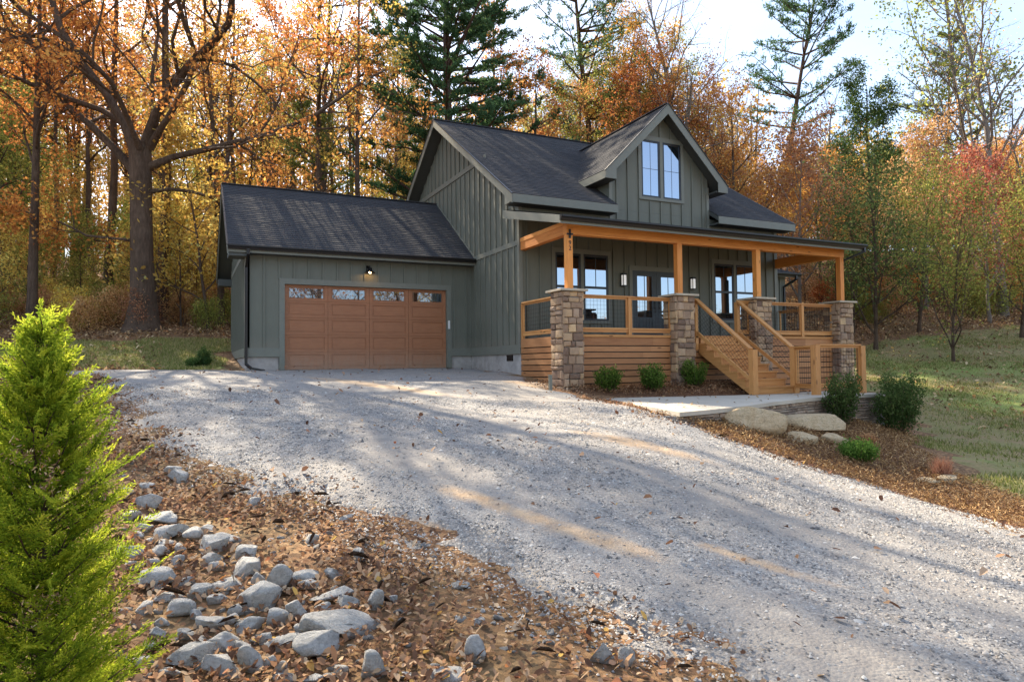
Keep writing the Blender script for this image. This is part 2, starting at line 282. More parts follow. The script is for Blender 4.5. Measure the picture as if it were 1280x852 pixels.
class MB:
    def __init__(s): s.V = []; s.F = []; s.r = []
    def add(s, V, F, r=None):
        b = len(s.V); s.V += [tuple(map(float, v)) for v in V]; s.F += [tuple(i+b for i in f) for f in F]
        r = random.random() if r is None else r; s.r += [r]*len(F)
    def box(s, x0, x1, y0, y1, z0, z1, r=None, bev=0):
        if bev == 0:
            s.add([(x, y, z) for z in (z0, z1) for y in (y0, y1) for x in (x0, x1)], [(0, 2, 3, 1), (4, 5, 7, 6), (0, 1, 5, 4), (2, 6, 7, 3), (0, 4, 6, 2), (1, 3, 7, 5)], r)
        else: s.obox(((x0+x1)/2, (y0+y1)/2, (z0+z1)/2), (1, 0, 0), (0, 1, 0), (0, 0, 1), abs(x1-x0)/2, abs(y1-y0)/2, abs(z1-z0)/2, r)
    def obox(s, c, ax, ay, az, hx, hy, hz, r=None):
        c, ax, ay, az = map(np.array, (c, ax, ay, az))
        s.add([c+ax*hx*x+ay*hy*y+az*hz*z for z in (-1, 1) for y in (-1, 1) for x in (-1, 1)], [(0, 2, 3, 1), (4, 5, 7, 6), (0, 1, 5, 4), (2, 6, 7, 3), (0, 4, 6, 2), (1, 3, 7, 5)], r)
    def bar(s, p, q, w, h, up=(0, 0, 1), r=None):     # beam from p to q, w across, h along up
        p, q = np.array(p, float), np.array(q, float); a = q-p; L_ = np.linalg.norm(a); a /= L_; up = np.array(up, float)
        sd_ = np.cross(a, up); sd_ /= np.linalg.norm(sd_); u2 = np.cross(sd_, a); s.obox((p+q)/2, a, sd_, u2, L_/2, w/2, h/2, r)
    def prism(s, poly, vec, r=None):
        n = len(poly); P_ = [np.array(p, float) for p in poly]; v = np.array(vec, float)
        s.add(P_+[p+v for p in P_], [tuple(range(n))[::-1], tuple(range(n, 2*n))]+[(i, (i+1) % n, (i+1) % n+n, i+n) for i in range(n)], r)
    def tube(s, pts, rad, n=6, cap=True, r=None):
        pts = [np.array(p, float) for p in pts]
        if not hasattr(rad, '__len__'): rad = [rad]*len(pts)
        b = len(s.V); ref = None; F = []; V = []
        for i, p in enumerate(pts):
            t = pts[min(i+1, len(pts)-1)]-pts[max(i-1, 0)]; t /= (np.linalg.norm(t)+1e-9)
            if ref is None: ref = np.cross(t, (0, 0, 1.) if abs(t[2]) < .9 else (1., 0, 0))
            ref = ref-t*(ref@t); ref /= np.linalg.norm(ref); o = np.cross(t, ref)
            for k in range(n):
                an = 2*math.pi*k/n; V.append(p+(ref*math.cos(an)+o*math.sin(an))*rad[i])
        for i in range(len(pts)-1):
            for k in range(n): F.append((i*n+k, i*n+(k+1) % n, (i+1)*n+(k+1) % n, (i+1)*n+k))
        if cap: F += [tuple(range(n))[::-1], tuple((len(pts)-1)*n+k for k in range(n))]
        s.add(V, F, r)
    def lathe(s, c, prof, n=16, r=None):
        V = []; F = []
        for (rr, z) in prof:
            for k in range(n): an = 2*math.pi*k/n; V.append((c[0]+rr*math.cos(an), c[1]+rr*math.sin(an), c[2]+z))
        for i in range(len(prof)-1):
            for k in range(n): F.append((i*n+k, i*n+(k+1) % n, (i+1)*n+(k+1) % n, (i+1)*n+k))
        s.add(V, F, r)
    def build(s, name, mat, parent=None, off=None, smooth=False):
        me = raw_mesh(name, np.array(s.V), s.F, mat, s.r, smooth)
        loc = (0, 0, 0)
        if off is not None: loc = (-off[0], -off[1], -off[2])
        return add_obj(name, me, parent, loc)

# ------------------------------------------------------------------ terrain
ctrl = []
def cp(p): ctrl.append(tuple(p))
def cuv(u, v, d): cp(at(u, v, d))
cp((-8.2, -16.5, -1.95))
for u, z in ((0, -1.93), (320, -1.94), (640, -1.95), (960, -2.02), (1280, -2.12)): cp(atz(u, 852, z))
for u, z in ((200, -1.62), (450, -1.62), (640, -1.65), (900, -1.78)): cp(atz(u, 640, z))
for X, Y, z in ((-6.7, 3.5, -.43), (0, 3.5, -.50), (-3, 3.5, -.45), (0, 0, -.63), (-.1, -2.9, -.93), (-9.5, 3.0, -.42), (-13, 1, -.45), (-3.5, -1, -.72), (-7, -3.5, -.85), (-11, -4, -.8), (-3, -7.5, -1.28), (-6.5, -9.5, -1.42), (-12, -10, -1.3), (3.4, -2.9, -.99), (2, -3.3, -1.06), (.3, -3.7, -1.19), (1.3, -4.2, -1.25), (-.1, -4.9, -1.21), (3, -4.6, -1.27), (1, -5.6, -1.3), (5, -5, -1.35), (6, -3, -1.12), (9.5, -2.6, -1.35), (-1.3, -8.2, -1.24), (-.75, -5.5, -1.17), (-1.6, -7, -1.21), (.8, -8.0, -1.52), (3.3, -6.9, -1.80), (6.9, -6.2, -2.12), (8.2, -4.5, -1.95)): cp((X, Y, z))
for u, v, z in ((1000, 580, -1.95), (1150, 628, -2.2), (1280, 665, -2.32)): cp(atz(u, v, z))
for u, v, d in ((1280, 600, 11.5), (1280, 560, 15), (1280, 500, 21), (1190, 448, 27.5), (1280, 405, 33), (1100, 462, 27), (1110, 405, 34), (1100, 350, 47), (1280, 352, 47), (1000, 360, 50)): cuv(u, v, d)
cuv(130, 467, 18.5); cuv(200, 438, 23.5); cuv(180, 410, 27.5); cuv(20, 430, 25); cuv(280, 440, 24); cuv(250, 380, 40); cuv(0, 385, 40)
for X, Y, z in ((-3, 14, .6), (6, 16, 1.6), (14, 8, .2), (0, 30, 4), (-20, 30, 3.8), (0, 80, 14), (60, 60, 16), (-70, 60, 10), (90, 0, 9), (-90, 0, 2), (-60, -60, -8), (40, -60, -9), (0, -100, -11), (100, -100, -8), (150, 100, 25), (-150, 120, 18), (0, 160, 24), (35, 5, 2.2), (30, -20, -3.2), (15, -14, -2.9), (3, -18, -2.4), (-20, -12, -1.2), (-18, -24, -2.4), (-22, 5, -.1), (-30, 12, .9)): cp((X, Y, z))
ctrl = np.array(ctrl)
def _k(r2): return np.sqrt(r2+4.0)
_n = len(ctrl); _D = ((ctrl[:, None, :2]-ctrl[None, :, :2])**2).sum(-1)
_A = np.zeros((_n+3, _n+3)); _A[:_n, :_n] = _k(_D)-np.eye(_n)*.15; _A[:_n, _n] = 1; _A[:_n, _n+1:] = ctrl[:, :2]; _A[_n, :_n] = 1; _A[_n+1:, :_n] = ctrl[:, :2].T
_W = np.linalg.solve(_A, np.concatenate([ctrl[:, 2], np.zeros(3)]))
def H(x, y):
    x = np.atleast_1d(np.asarray(x, float)); y = np.atleast_1d(np.asarray(y, float)); sh = x.shape; x = x.ravel(); y = y.ravel(); out = np.empty(len(x))
    for i in range(0, len(x), 20000):
        a, b = x[i:i+20000], y[i:i+20000]; r2 = (a[:, None]-ctrl[None, :, 0])**2+(b[:, None]-ctrl[None, :, 1])**2
        out[i:i+20000] = _k(r2)@_W[:_n]+_W[_n]+_W[_n+1]*a+_W[_n+2]*b
    out += .012*np.sin(x*2.1+1.3*np.sin(y*1.3))*np.sin(y*1.7+x*.6)+.02*np.sin(x*.7+y*.9)
    return out.reshape(sh)
def h1(x, y): return float(H(x, y)[0])
def hit(u, v):
    D = ray(u, v); ts = np.concatenate([np.linspace(1.5, 20, 600), np.linspace(20, 120, 800)]); P_ = CAMP+D*ts[:, None]
    g = H(P_[:, 0], P_[:, 1]); k = np.argmax(P_[:, 2] < g)
    if not (P_[:, 2] < g).any(): k = len(ts)-1
    return P_[k]
def axis(lo, hi, a, b, st, grow=1.12):
    c = list(np.arange(a, b, st)); s_ = st
    while c[-1] < hi: s_ *= grow; c.append(c[-1]+s_)
    s_ = st; d = []
    x = a
    while x > lo: s_ *= grow; x -= s_; d.append(x)
    return np.array(d[::-1]+c)
XS = axis(-260, 260, -13, 11, .13); YS = axis(-160, 300, -17, 4.5, .13)
def sdist(poly, x, y):     # >0 inside
    poly = np.array(poly); n = len(poly); d2 = np.full(x.shape, 1e18); ins = np.zeros(x.shape, bool)
    for i in range(n):
        a, b = poly[i], poly[(i+1) % n]; e = b-a; wx, wy = x-a[0], y-a[1]; t = np.clip((wx*e[0]+wy*e[1])/(e@e), 0, 1)
        d2 = np.minimum(d2, (wx-e[0]*t)**2+(wy-e[1]*t)**2)
        c = ((a[1] > y) != (b[1] > y)) & (x < (b[0]-a[0])*(y-a[1])/(b[1]-a[1]+1e-12)+a[0]); ins ^= c
    d = np.sqrt(d2); return np.where(ins, d, -d)
def wob(x, y, s=1.0):
    return (np.sin(x*3.1*s+2*np.sin(y*2.3*s))*.5+np.sin(y*4.7*s+1.7*np.sin(x*3.9*s))*.3+np.sin((x+y)*9.1*s+np.sin((x-y)*7*s))*.2)
def sheet(name, mat, poly=None, lift=0, xs=XS, ys=YS, feather=.25, wobble=.12, extra=None, rough=0):
    gx, gy = np.meshgrid(xs, ys); z = H(gx, gy); keep = None
    if poly is not None:
        s_ = sdist(poly, gx, gy)+wob(gx, gy)*wobble; z = z+lift-(lift+.05)*np.clip(1-s_/feather, 0, 1.0)*(s_ < feather); keepv = s_ > -.05
        q = keepv[:-1, :-1] | keepv[1:, :-1] | keepv[:-1, 1:] | keepv[1:, 1:]
    else: q = np.ones((len(ys)-1, len(xs)-1), bool)
    if rough: z = z+rough*(rng.random(z.shape)-.5)
    nx = len(xs); idx = np.arange(gx.size).reshape(gx.shape)
    F = np.stack([idx[:-1, :-1], idx[:-1, 1:], idx[1:, 1:], idx[1:, :-1]], -1)[q].reshape(-1, 4)
    us, inv = np.unique(F, return_inverse=True); F = inv.reshape(-1, 4); V = np.stack([gx.ravel(), gy.ravel(), z.ravel()], -1)[us]
    ex = {k: fn(V[:, 0], V[:, 1]) for k, fn in extra.items()} if extra else None
    o = add_obj(name, raw_mesh(name, V, F, mat, None, True, ex)); tag(o, kind='structure'); return o
hp = lambda *uv: [tuple(hit(u, v)[:2]) for u, v in uv]
DRIVE = [(-.02, 3.53), (-.02, -.1), (-.15, -2.55), (-.45, -3.0)]+hp((745, 499), (800, 512), (850, 527), (905, 548), (1000, 580), (1075, 603), (1150, 627), (1280, 664))+[(4.5, -13.4), (8, -17.5), (8, -30), (-6.5, -30), (-5.6, -16.0)]+hp((900, 850), (770, 800), (640, 752), (540, 705), (440, 668), (330, 628), (235, 592), (165, 545), (140, 500), (118, 470))+[(-14.5, 2.0), (-9, 3.7), (-6.75, 3.55)]
LAWN = hp((1280, 640), (1180, 590), (1150, 560), (1120, 520), (1100, 495))+[(8.5, -4.0), (9.9, -2.0), (10.5, 6)]+hp((1085, 425), (1120, 420), (1200, 412), (1280, 405))+[(45, 8), (40, -12), (20, -14), (9, -13.2)]
LAWN_L = hp((120, 462), (60, 455), (0, 450))+[(-24, 4), (-22, 8)]+hp((60, 428), (150, 424), (230, 422), (290, 424))+[(-6.8, 9.5), (-6.8, 4.2), (-8, 4.2)]
MULCH = hp((850, 528), (905, 549), (1000, 581), (1075, 604), (1150, 628), (1280, 665))+[(5.0, -13.0)]+hp((1275, 632), (1180, 592), (1135, 560), (1130, 525))+[(8.3, -4.2), (8.3, -3.0), (6.9, -5.2), (5.2, -5.4), (3.8, -5.6), (.8, -6.8), (-1.0, -7.4)]
BED = [(-.35, -2.9), (0, -2.4), (9.5, -2.4), (9.5, -4.2), (4, -4.2), (2.0, -3.85), (.4, -3.45)]
_p, _q = hit(560, 618), hit(790, 690); CLA = math.atan2(_q[1]-_p[1], _q[0]-_p[0])
clays = [(*hit(590, 628)[:2], .45, .13), (*hit(655, 650)[:2], .5, .12), (*hit(748, 681)[:2], .55, .16), (*hit(530, 663)[:2], .32, .14), (*hit(790, 557)[:2], 1.0, .22), (*hit(470, 484)[:2], 2.2, .3), (*hit(670, 484)[:2], .9, .4), (*hit(950, 712)[:2], .6, .10)]
def clay(x, y):
    r = np.zeros(len(x))
    for cx, cy, a, b in clays:
        an = CLA; dx, dy = x-cx, y-cy; p_ = dx*math.cos(an)+dy*math.sin(an); q = -dx*math.sin(an)+dy*math.cos(an)
        r = np.maximum(r, np.clip(1.35-np.sqrt((p_/a)**2+(q/b)**2)*.75, 0, 1))
    return r
TRK = [hp((1330, 800), (1120, 710), (900, 632), (700, 560), (540, 510), (460, 480), (440, 465)), hp((1080, 852), (850, 735), (640, 640), (500, 570), (420, 515), (392, 466))]
def track(x, y):
    d = np.full(x.shape, 9.)
    for pl_ in TRK:
        for a, b in zip(pl_[:-1], pl_[1:]):
            a = np.array(a); b = np.array(b); e = b-a; t_ = np.clip(((x-a[0])*e[0]+(y-a[1])*e[1])/(e@e), 0, 1); d = np.minimum(d, np.hypot(x-a[0]-e[0]*t_, y-a[1]-e[1]*t_))
    return np.clip(1.25-(d+wob(x, y, .5)*.12)/.42, 0, 1)
sheet('ground', MAT['floor'])
sheet('driveway', MAT['gravel'], DRIVE, .045, feather=.5, wobble=.32, extra={'clay': clay, 'track': track}, rough=.012, xs=np.arange(-15, 9, .09), ys=np.arange(-30, 4.2, .09))
sheet('lawn', MAT['lawn'], LAWN, .03, xs=np.arange(3, 46, .22), ys=np.arange(-15, 40, .22), feather=.8, wobble=.35)
sheet('grass_verge', MAT['lawn'], LAWN_L, .03, xs=np.arange(-30, -5, .2), ys=np.arange(0, 18, .2), feather=.8, wobble=.3)
sheet('mulch_bed', MAT['mulch'], MULCH, .035, xs=np.arange(-3, 11, .09), ys=np.arange(-15, -2.5, .09), feather=.3, wobble=.3, rough=.02)
sheet('planting_bed', MAT['mulch'], BED, .05, xs=np.arange(-1, 10, .1), ys=np.arange(-5, -2, .1), feather=.25, wobble=.05, rough=.015)

# sky is the world; patio slab
PZ = -1.13
patio_poly = [(.36, -3.42), (-.35, -5.5), (-1.15, -7.95), (-.2, -7.72), (.8, -7.38), (2.2, -6.75), (3.8, -6.2), (5.2, -5.92), (6.9, -5.75), (6.9, -4.0), (3.6, -4.25), (2.0, -3.9)]
mb = MB(); mb.prism([(x, y, PZ-.07) for x, y in patio_poly], (0, 0, .07)); o = mb.build('patio', MAT['patio']); tag(o, kind='structure')

# ------------------------------------------------------------------ house
HB = (0, 0, -.6)
house = empty('house', HB, 'grey-green board-and-batten house with attached garage, cedar front porch and steep front dormer', 'house')
def P(mb_, name, mat, parent=None, smooth=False):   # part of the house, vertices in world coordinates
    if parent is None or parent is house: return mb_.build(name, mat, house, HB, smooth)
    return mb_.build(name, mat, parent, None, smooth)
def battens(mb_, kind, c, u0, u1, zb, top, openings=(), out=-1, step=.406, start=None):
    """kind 'x': wall along X at y=c ; kind 'y': wall along Y at x=c; out = direction of outward normal"""
    u = (u0+.02 if start is None else start)
    while u < u1:
        segs = [(zb, top(u))]
        for (a, b, z0, z1) in openings:
            if a-.03 < u < b+.03:
                ns = []
                for s0, s1 in segs:
                    if z1 <= s0 or z0 >= s1: ns.append((s0, s1)); continue
                    if z0 > s0: ns.append((s0, z0))
                    if z1 < s1: ns.append((z1, s1))
                segs = ns
        for s0, s1 in segs:
            if s1-s0 > .05:
                if kind == 'x': mb_.box(u-.026, u+.026, min(c, c+out*.034), max(c, c+out*.034), s0, s1)
                else: mb_.box(min(c, c+out*.034), max(c, c+out*.034), u-.026, u+.026, s0, s1)
        u += step
GY0, GY1 = 3.55, 9.95; GX = -6.74; YA = 5.836
mainz = lambda y: 4.229+(min(y, 2*YA-y)+.44)*.648     # main roof top surface
garz = lambda y: 2.997+(min(y, 2*6.758-y)-3.15)*.702
# main walls
openF = [(.98, 2.98, .78, 2.94), (3.58, 5.62, .36, 2.56), (6.76, 8.74, .9, 2.94), (4.0, 5.74, 4.56, 6.56)]
dz = lambda x: 7.473-abs(x-4.84)*.995      # dormer roof top
w1 = MB()
w1.box(0, 9.6, 0, .15, -.05, 4.2)
w1.prism([(0, .15, -.05), (0, 11.67, -.05), (0, 11.67, mainz(11.67)-.25), (0, YA, mainz(YA)-.25), (0, .15, mainz(.15)-.25)], (.15, 0, 0))
w1.prism([(9.45, .15, -.05), (9.45, 11.67, -.05), (9.45, 11.67, mainz(11.67)-.25), (9.45, YA, mainz(YA)-.25), (9.45, .15, mainz(.15)-.25)], (.15, 0, 0))
w1.box(.15, 9.45, 11.5, 11.67, -.05, 4.2)
def topfront(x): return 4.1
battens(w1, 'x', 0, 0.2, 9.5, .36, lambda x: 3.62 if x < 2.97 or x > 6.71 else 3.62, openF)
battens(w1, 'y', 0, .3, 3.4, .22, lambda y: 2.93, out=-1)
battens(w1, 'y', 0, .3, 5.0, 3.09, lambda y: min(5.9, mainz(y)-.27), out=-1)
battens(w1, 'y', 0, 5.2, 9.3, 4.0, lambda y: 5.9, out=-1)
battens(w1, 'y', 0, 2.8, 9.0, 6.1, lambda y: mainz(y)-.27, out=-1)
P(w1, 'siding', MAT['siding'])
tr = MB()
for y0, y1, z0, z1 in ((-.03, 3.53, -.05, .20), (-.03, 3.55, 2.94, 3.08)): tr.box(-.032, -.001, y0, y1, z0, z1)
tr.box(-.034, -.001, 2.25, 9.4, 5.93, 6.09)
tr.box(-.036, .07, -.036, .09, -.048, 4.05); tr.box(9.5, 9.636, -.036, .09, -.048, 4.05)
tr.box(.071, 9.499, -.03, -.001, .3, .36)
P(tr, 'corner_and_belt_trim', MAT['trim'])
f_ = MB(); f_.box(.02, 9.58, .03, 11.6, -1.6, -.052); f_.box(GX+.02, .01, GY0+.03, GY0+.25, -.9, -.052); 
f_.box(GX+.02, -5.88, GY0+.031, GY0+.24, -1, -.053); f_.box(GX+.02, GX+.2, GY0+.25, GY1, -.9, -.052); f_.box(.001, .02, .04, 3.56, -1.4, -.055)
# the garage-front strip must leave the door opening: built as two pieces
f_ = MB(); f_.box(.02, 9.58, .03, 11.6, -2.2, -.052); f_.box(GX+.02, -5.87, GY0+.03, GY0+.25, -.9, -.052); f_.box(-.69, .015, GY0+.03, GY0+.25, -.9, -.052)
f_.box(GX+.021, GX+.2, GY0+.25, GY1-.02, -.9, -.053); f_.box(GX+.2, 0, GY1-.2, GY1-.021, -.9, -.054)
P(f_, 'foundation', MAT['concrete'])
v_ = MB(); v_.box(.004, .03, .52, .92, -.24, -.07)
for k in range(4): v_.box(-.004, .01, .53, .91, -.225+k*.04, -.205+k*.04)
P(v_, 'foundation_vent', MAT['black'])
# garage walls
gw = MB(); GT = 2.93
gw.box(GX, -5.82, GY0, GY0+.15, -.05, GT); gw.box(-.72, -.001, GY0, GY0+.15, -.05, GT); gw.box(-5.82, -.72, GY0, GY0+.15, 2.12, GT)
gw.prism([(GX, GY0+.15, -.05), (GX, GY1, -.05), (GX, GY1, garz(GY1)-.2), (GX, 6.758, garz(6.758)-.2), (GX, GY0+.15, garz(GY0+.15)-.2)], (.15, 0, 0))
gw.box(GX+.15, -.001, GY1-.15, GY1, -.05, 3.0)
battens(gw, 'x', GY0, GX+.05, -.05, .2, lambda x: GT, [(-5.86, -.68, -1, 2.16)])
battens(gw, 'y', GX, GY0+.2, GY1, .2, lambda y: 2.86, out=-1); battens(gw, 'y', GX, GY0+.2, GY1, 3.0, lambda y: garz(y)-.22, out=-1)
P(gw, 'garage_siding', MAT['siding'])
gt = MB(); gt.box(GX-.03, -5.86, GY0-.032, GY0-.001, -.05, .2); gt.box(-.68, -.033, GY0-.032, GY0-.001, -.05, .2)
gt.box(-5.86, -5.71, GY0-.036, GY0+.14, -.43, 2.02); gt.box(-.83, -.68, GY0-.036, GY0+.14, -.43, 2.02); gt.box(-5.86, -.68, GY0-.036, GY0+.14, 2.02, 2.18)
gt.box(GX-.034, GX+.1, GY0-.034, GY0+.1, .2, 2.9); gt.box(GX-.031, GX-.001, GY0+.1, GY1, -.05, .2); gt.box(GX-.031, GX-.001, GY0+.1, GY1, 2.86, 3.0)
P(gt, 'garage_trim', MAT['trim'])
# garage door
gd = MB(); X0, X1, Z0, Z1 = -5.71, -.83, -.42, 2.02; yd = GY0+.10
gd.box(X0, X1, yd, yd+.05, Z0, Z1, .5)
rows = [Z0, Z0+.50, Z0+1.0, Z0+1.49, Z0+1.97, Z1]
door = P(gd, 'garage_door', MAT['gdoor'])
pn = MB(); cw = (X1-X0)/4
for r_ in range(5):
    za, zb = rows[r_], rows[r_+1]
    for c_ in range(4):
        xa, xb = X0+c_*cw, X0+(c_+1)*cw
        # stiles and rails proud of the panel
        pn.box(xa+.004, xa+.10, yd-.022, yd-.001, za+.004, zb-.004, .4); pn.box(xb-.10, xb-.004, yd-.022, yd-.001, za+.004, zb-.004, .45)
        pn.box(xa+.10, xb-.10, yd-.022, yd-.001, za+.004, za+.07, .5); pn.box(xa+.10, xb-.10, yd-.022, yd-.001, zb-.06, zb-.004, .5)
        if r_ < 4: pn.box(xa+.14, xb-.14, yd-.014, yd-.001, za+.11, zb-.10, .6)
P(pn, 'panel_frames', MAT['gdoor'], door)
for c_ in range(4):
    g = MB(); xa = X0+c_*cw; g.box(xa+.14, xa+cw-.14, yd-.012, yd-.002, rows[4]+.10, rows[5]-.10); P(g, 'pane', MAT['glass_dim'], door)
g = MB(); g.box(X0-.01, X1+.01, yd-.03, GY0+.3, -.52, -.425); P(g, 'garage_sill', MAT['concrete'])
g = MB(); g.box(-.80, -.745, GY0-.075, GY0-.037, .80, 1.06); P(g, 'keypad', MAT['white'])
# barn light
bl = MB(); lx = -3.32; lz = 2.52
bl.box(lx-.06, lx+.06, GY0-.03, GY0-.0005, lz-.05, lz+.14); bl.tube([(lx, GY0-.03, lz+.07), (lx, GY0-.10, lz+.12), (lx, GY0-.19, lz+.11), (lx, GY0-.22, lz+.05)], .014, 8)
bl.lathe((lx, GY0-.22, lz-.10), [(.02, .17), (.06, .15), (.07, .08), (.15, .02), (.16, 0), (.15, .005), (.06, .075), (.05, .14)], 20)
lamp = P(bl, 'barn_light', MAT['black'], None, True)
t = NT('bulb_glow'); e = t.n('Emission'); e.inputs[0].default_value = (1, .55, .2, 1); e.inputs[1].default_value = 26; t.l(e.outputs[0], t.out.inputs[0]); MAT['bulb'] = t.m
bb = MB(); bb.lathe((lx, GY0-.22, lz-.10), [(.001, -.005), (.03, .0), (.038, .03), (.025, .07), (.001, .08)], 12); P(bb, 'bulb', MAT['bulb'], lamp, True)

# ---- roofs: stepped shingle courses
def roof_slope(mb_, eave, up, along, slen, span, course=.135, tab=.33, th=.010):
    """eave: 3D point at u=0 on the eave line; up/along unit vectors; span(v)-> list of (u0,u1)."""
    eave, up, along = map(lambda q: np.array(q, float), (eave, up, along)); nrm = np.cross(along, up); nrm *= (1 if nrm[2] > 0 else -1)
    v = 0; k = 0
    while v < slen-.01:
        v1 = min(v+course, slen)
        for (a, b) in span((v+v1)/2):
            u = a; 
            u_next = a+tab*random.uniform(.2, 1)
            while u < b-1e-6:
                ue = min(u_next, b); t_ = th*random.choice([.8, 1, 1.2])
                p0 = eave+along*u+up*(v-.002); p1 = eave+along*ue+up*(v-.002); q0 = eave+along*u+up*(v1+.01); q1 = eave+along*ue+up*(v1+.01)
                mb_.add([p0+nrm*t_, p1+nrm*t_, q1+nrm*.001, q0+nrm*.001, p0-nrm*.01, p1-nrm*.01], [(0, 1, 2, 3), (4, 5, 1, 0)], random.betavariate(2, 2))
                u = ue; u_next = ue+tab*random.uniform(.35, 1.1)
        v = v1; k += 1
def slab(mb_, poly, vec): mb_.prism(poly, vec)
def unit(v): v = np.array(v, float); return v/np.linalg.norm(v)
XL, XR = -.431, 10.03
# main roof
sl = math.hypot(YA+.44, mainz(YA)-4.229)
up_f = unit((0, YA+.44, mainz(YA)-4.229)); up_b = unit((0, -(YA+.44), mainz(YA)-4.229))
def span_front(v):
    y = -.44+v*up_f[1]
    if y < .02: return [(0, 2.96-XL), (6.72-XL, XR-XL)]
    return [(0, XR-XL)]
rf = MB(); roof_slope(rf, (XL, -.44, 4.229), up_f, (1, 0, 0), sl, span_front); roof_slope(rf, (XL, 2*YA+.44, 4.229), up_b, (1, 0, 0), sl, lambda v: [(0, XR-XL)])
rf.bar((XL, YA, mainz(YA)+.012), (XR, YA, mainz(YA)+.012), .16, .03)
P(rf, 'roof', MAT['shingle'])
# roof deck / soffit + fascia
sf = MB(); T = .16
def under(mb_, pts, dzv): mb_.prism(pts, (0, 0, dzv))
for xa, xb, ya in ((XL+.02, 2.95, -.42), (6.73, XR-.02, -.42), (2.95, 6.73, .02)):
    sf.prism([(xa, ya, mainz(ya)-.02), (xa, YA, mainz(YA)-.02), (xa, YA, mainz(YA)-T), (xa, ya, mainz(ya)-T)], (xb-xa, 0, 0))
sf.prism([(XL+.02, 2*YA+.42, mainz(-.42)-.02), (XL+.02, YA, mainz(YA)-.02), (XL+.02, YA, mainz(YA)-T), (XL+.02, 2*YA+.42, mainz(-.42)-T)], (XR-XL-.04, 0, 0))
# boxed eaves
sf.box(XL+.03, 2.95, -.40, -.001, 3.98, 4.03); sf.box(6.73, XR-.03, -.40, -.001, 3.98, 4.03)
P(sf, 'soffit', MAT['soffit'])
fa = MB()
def rake(mb_, x, ys_, zf, t=.03, h=.22, off=-.012):
    for a, b in zip(ys_[:-1], ys_[1:]):
        mb_.prism([(x, a, zf(a)+off), (x, b, zf(b)+off), (x, b, zf(b)+off-h), (x, a, zf(a)+off-h)], (t, 0, 0))
rake(fa, XR-.018, (-.46, YA, 2*YA+.46), lambda y: 4.229+(min(y, 2*YA-y)+.44)*.648, h=.24); P(fa, 'rake_board', MAT['trim']); fa = MB(); fa.box(6.725, XR-.02, -.465, -.441, 3.985, 4.213); P(fa, 'eave_fascia', MAT['trim']); fa = MB()
rake(fa, XL-.012, (-.46, YA, 2*YA+.46), lambda y: 4.229+(min(y, 2*YA-y)+.44)*.648, h=.24)
fa.prism([(XL-.006, -.462, 4.0), (XL-.006, -.462, 4.19), (XL-.006, 0, 4.3), (XL-.006, -.0, 4.0)], (.025, 0, 0))
fa.box(XL+.02, 2.955, -.465, -.441, 3.985, 4.213)
# dark drip edge on top of rake
fd = MB()
for x in (XL-.03, XR-.012): rake(fd, x, (-.47, YA, 2*YA+.47), lambda y: 4.229+(min(y, 2*YA-y)+.44)*.648, t=.045, h=.025, off=.014)
P(fa, 'fascia_boards', MAT['trim']); P(fd, 'drip_edge', MAT['black']); fa = MB(); fd = MB()
# garage roof
GE0, GR = 3.15, 6.758; gxl = -7.231
gsl = math.hypot(GR-GE0, garz(GR)-2.997); gup = unit((0, GR-GE0, garz(GR)-2.997)); gub = unit((0, -(GR-GE0), garz(GR)-2.997))
gr = MB(); roof_slope(gr, (gxl, GE0, 2.997), gup, (1, 0, 0), gsl, lambda v: [(0, -gxl-.002)]); roof_slope(gr, (gxl, 2*GR-GE0, 2.997), gub, (1, 0, 0), gsl, lambda v: [(0, -gxl-.002)])
gr.bar((gxl, GR, garz(GR)+.012), (-.003, GR, garz(GR)+.012), .16, .03)
P(gr, 'garage_roof', MAT['shingle'])
gs = MB()
gs.prism([(gxl+.02, GE0+.02, garz(GE0+.02)-.02), (gxl+.02, GR, garz(GR)-.02), (gxl+.02, GR, garz(GR)-T), (gxl+.02, GE0+.02, garz(GE0+.02)-T)], (-gxl-.03, 0, 0))
gs.prism([(gxl+.02, 2*GR-GE0-.02, garz(GE0+.02)-.02), (gxl+.02, GR, garz(GR)-.02), (gxl+.02, GR, garz(GR)-T), (gxl+.02, 2*GR-GE0-.02, garz(GE0+.02)-T)], (-gxl-.03, 0, 0))
gs.box(gxl+.03, -.01, GE0+.03, GY0-.001, 2.80, 2.84); gs.box(gxl+.03, GX, GE0+.03, GY0+.3, 2.70, 2.80); gs.box(gxl+.03, GX-.001, 2*GR-GE0-.55, 2*GR-GE0-.02, 2.60, 2.84)
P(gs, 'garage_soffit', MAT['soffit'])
rake(fa, gxl-.012, (GE0-.02, GR, 2*GR-GE0+.02), garz, h=.24); rake(fd, gxl-.03, (GE0-.03, GR, 2*GR-GE0+.03), garz, t=.045, h=.025, off=.014)
fa.box(gxl+.02, -.003, GE0-.025, GE0-.001, 2.79, 2.985)
# flashing strip where garage roof meets gable (pale trim board following the slope)
rake(fa, -.022, (GE0-.05, GR), lambda y: garz(y)+.10, t=.018, h=.09)
P(fa, 'garage_fascia', MAT['trim']); P(fd, 'drip_edge', MAT['black']); fa = MB(); fd = MB()
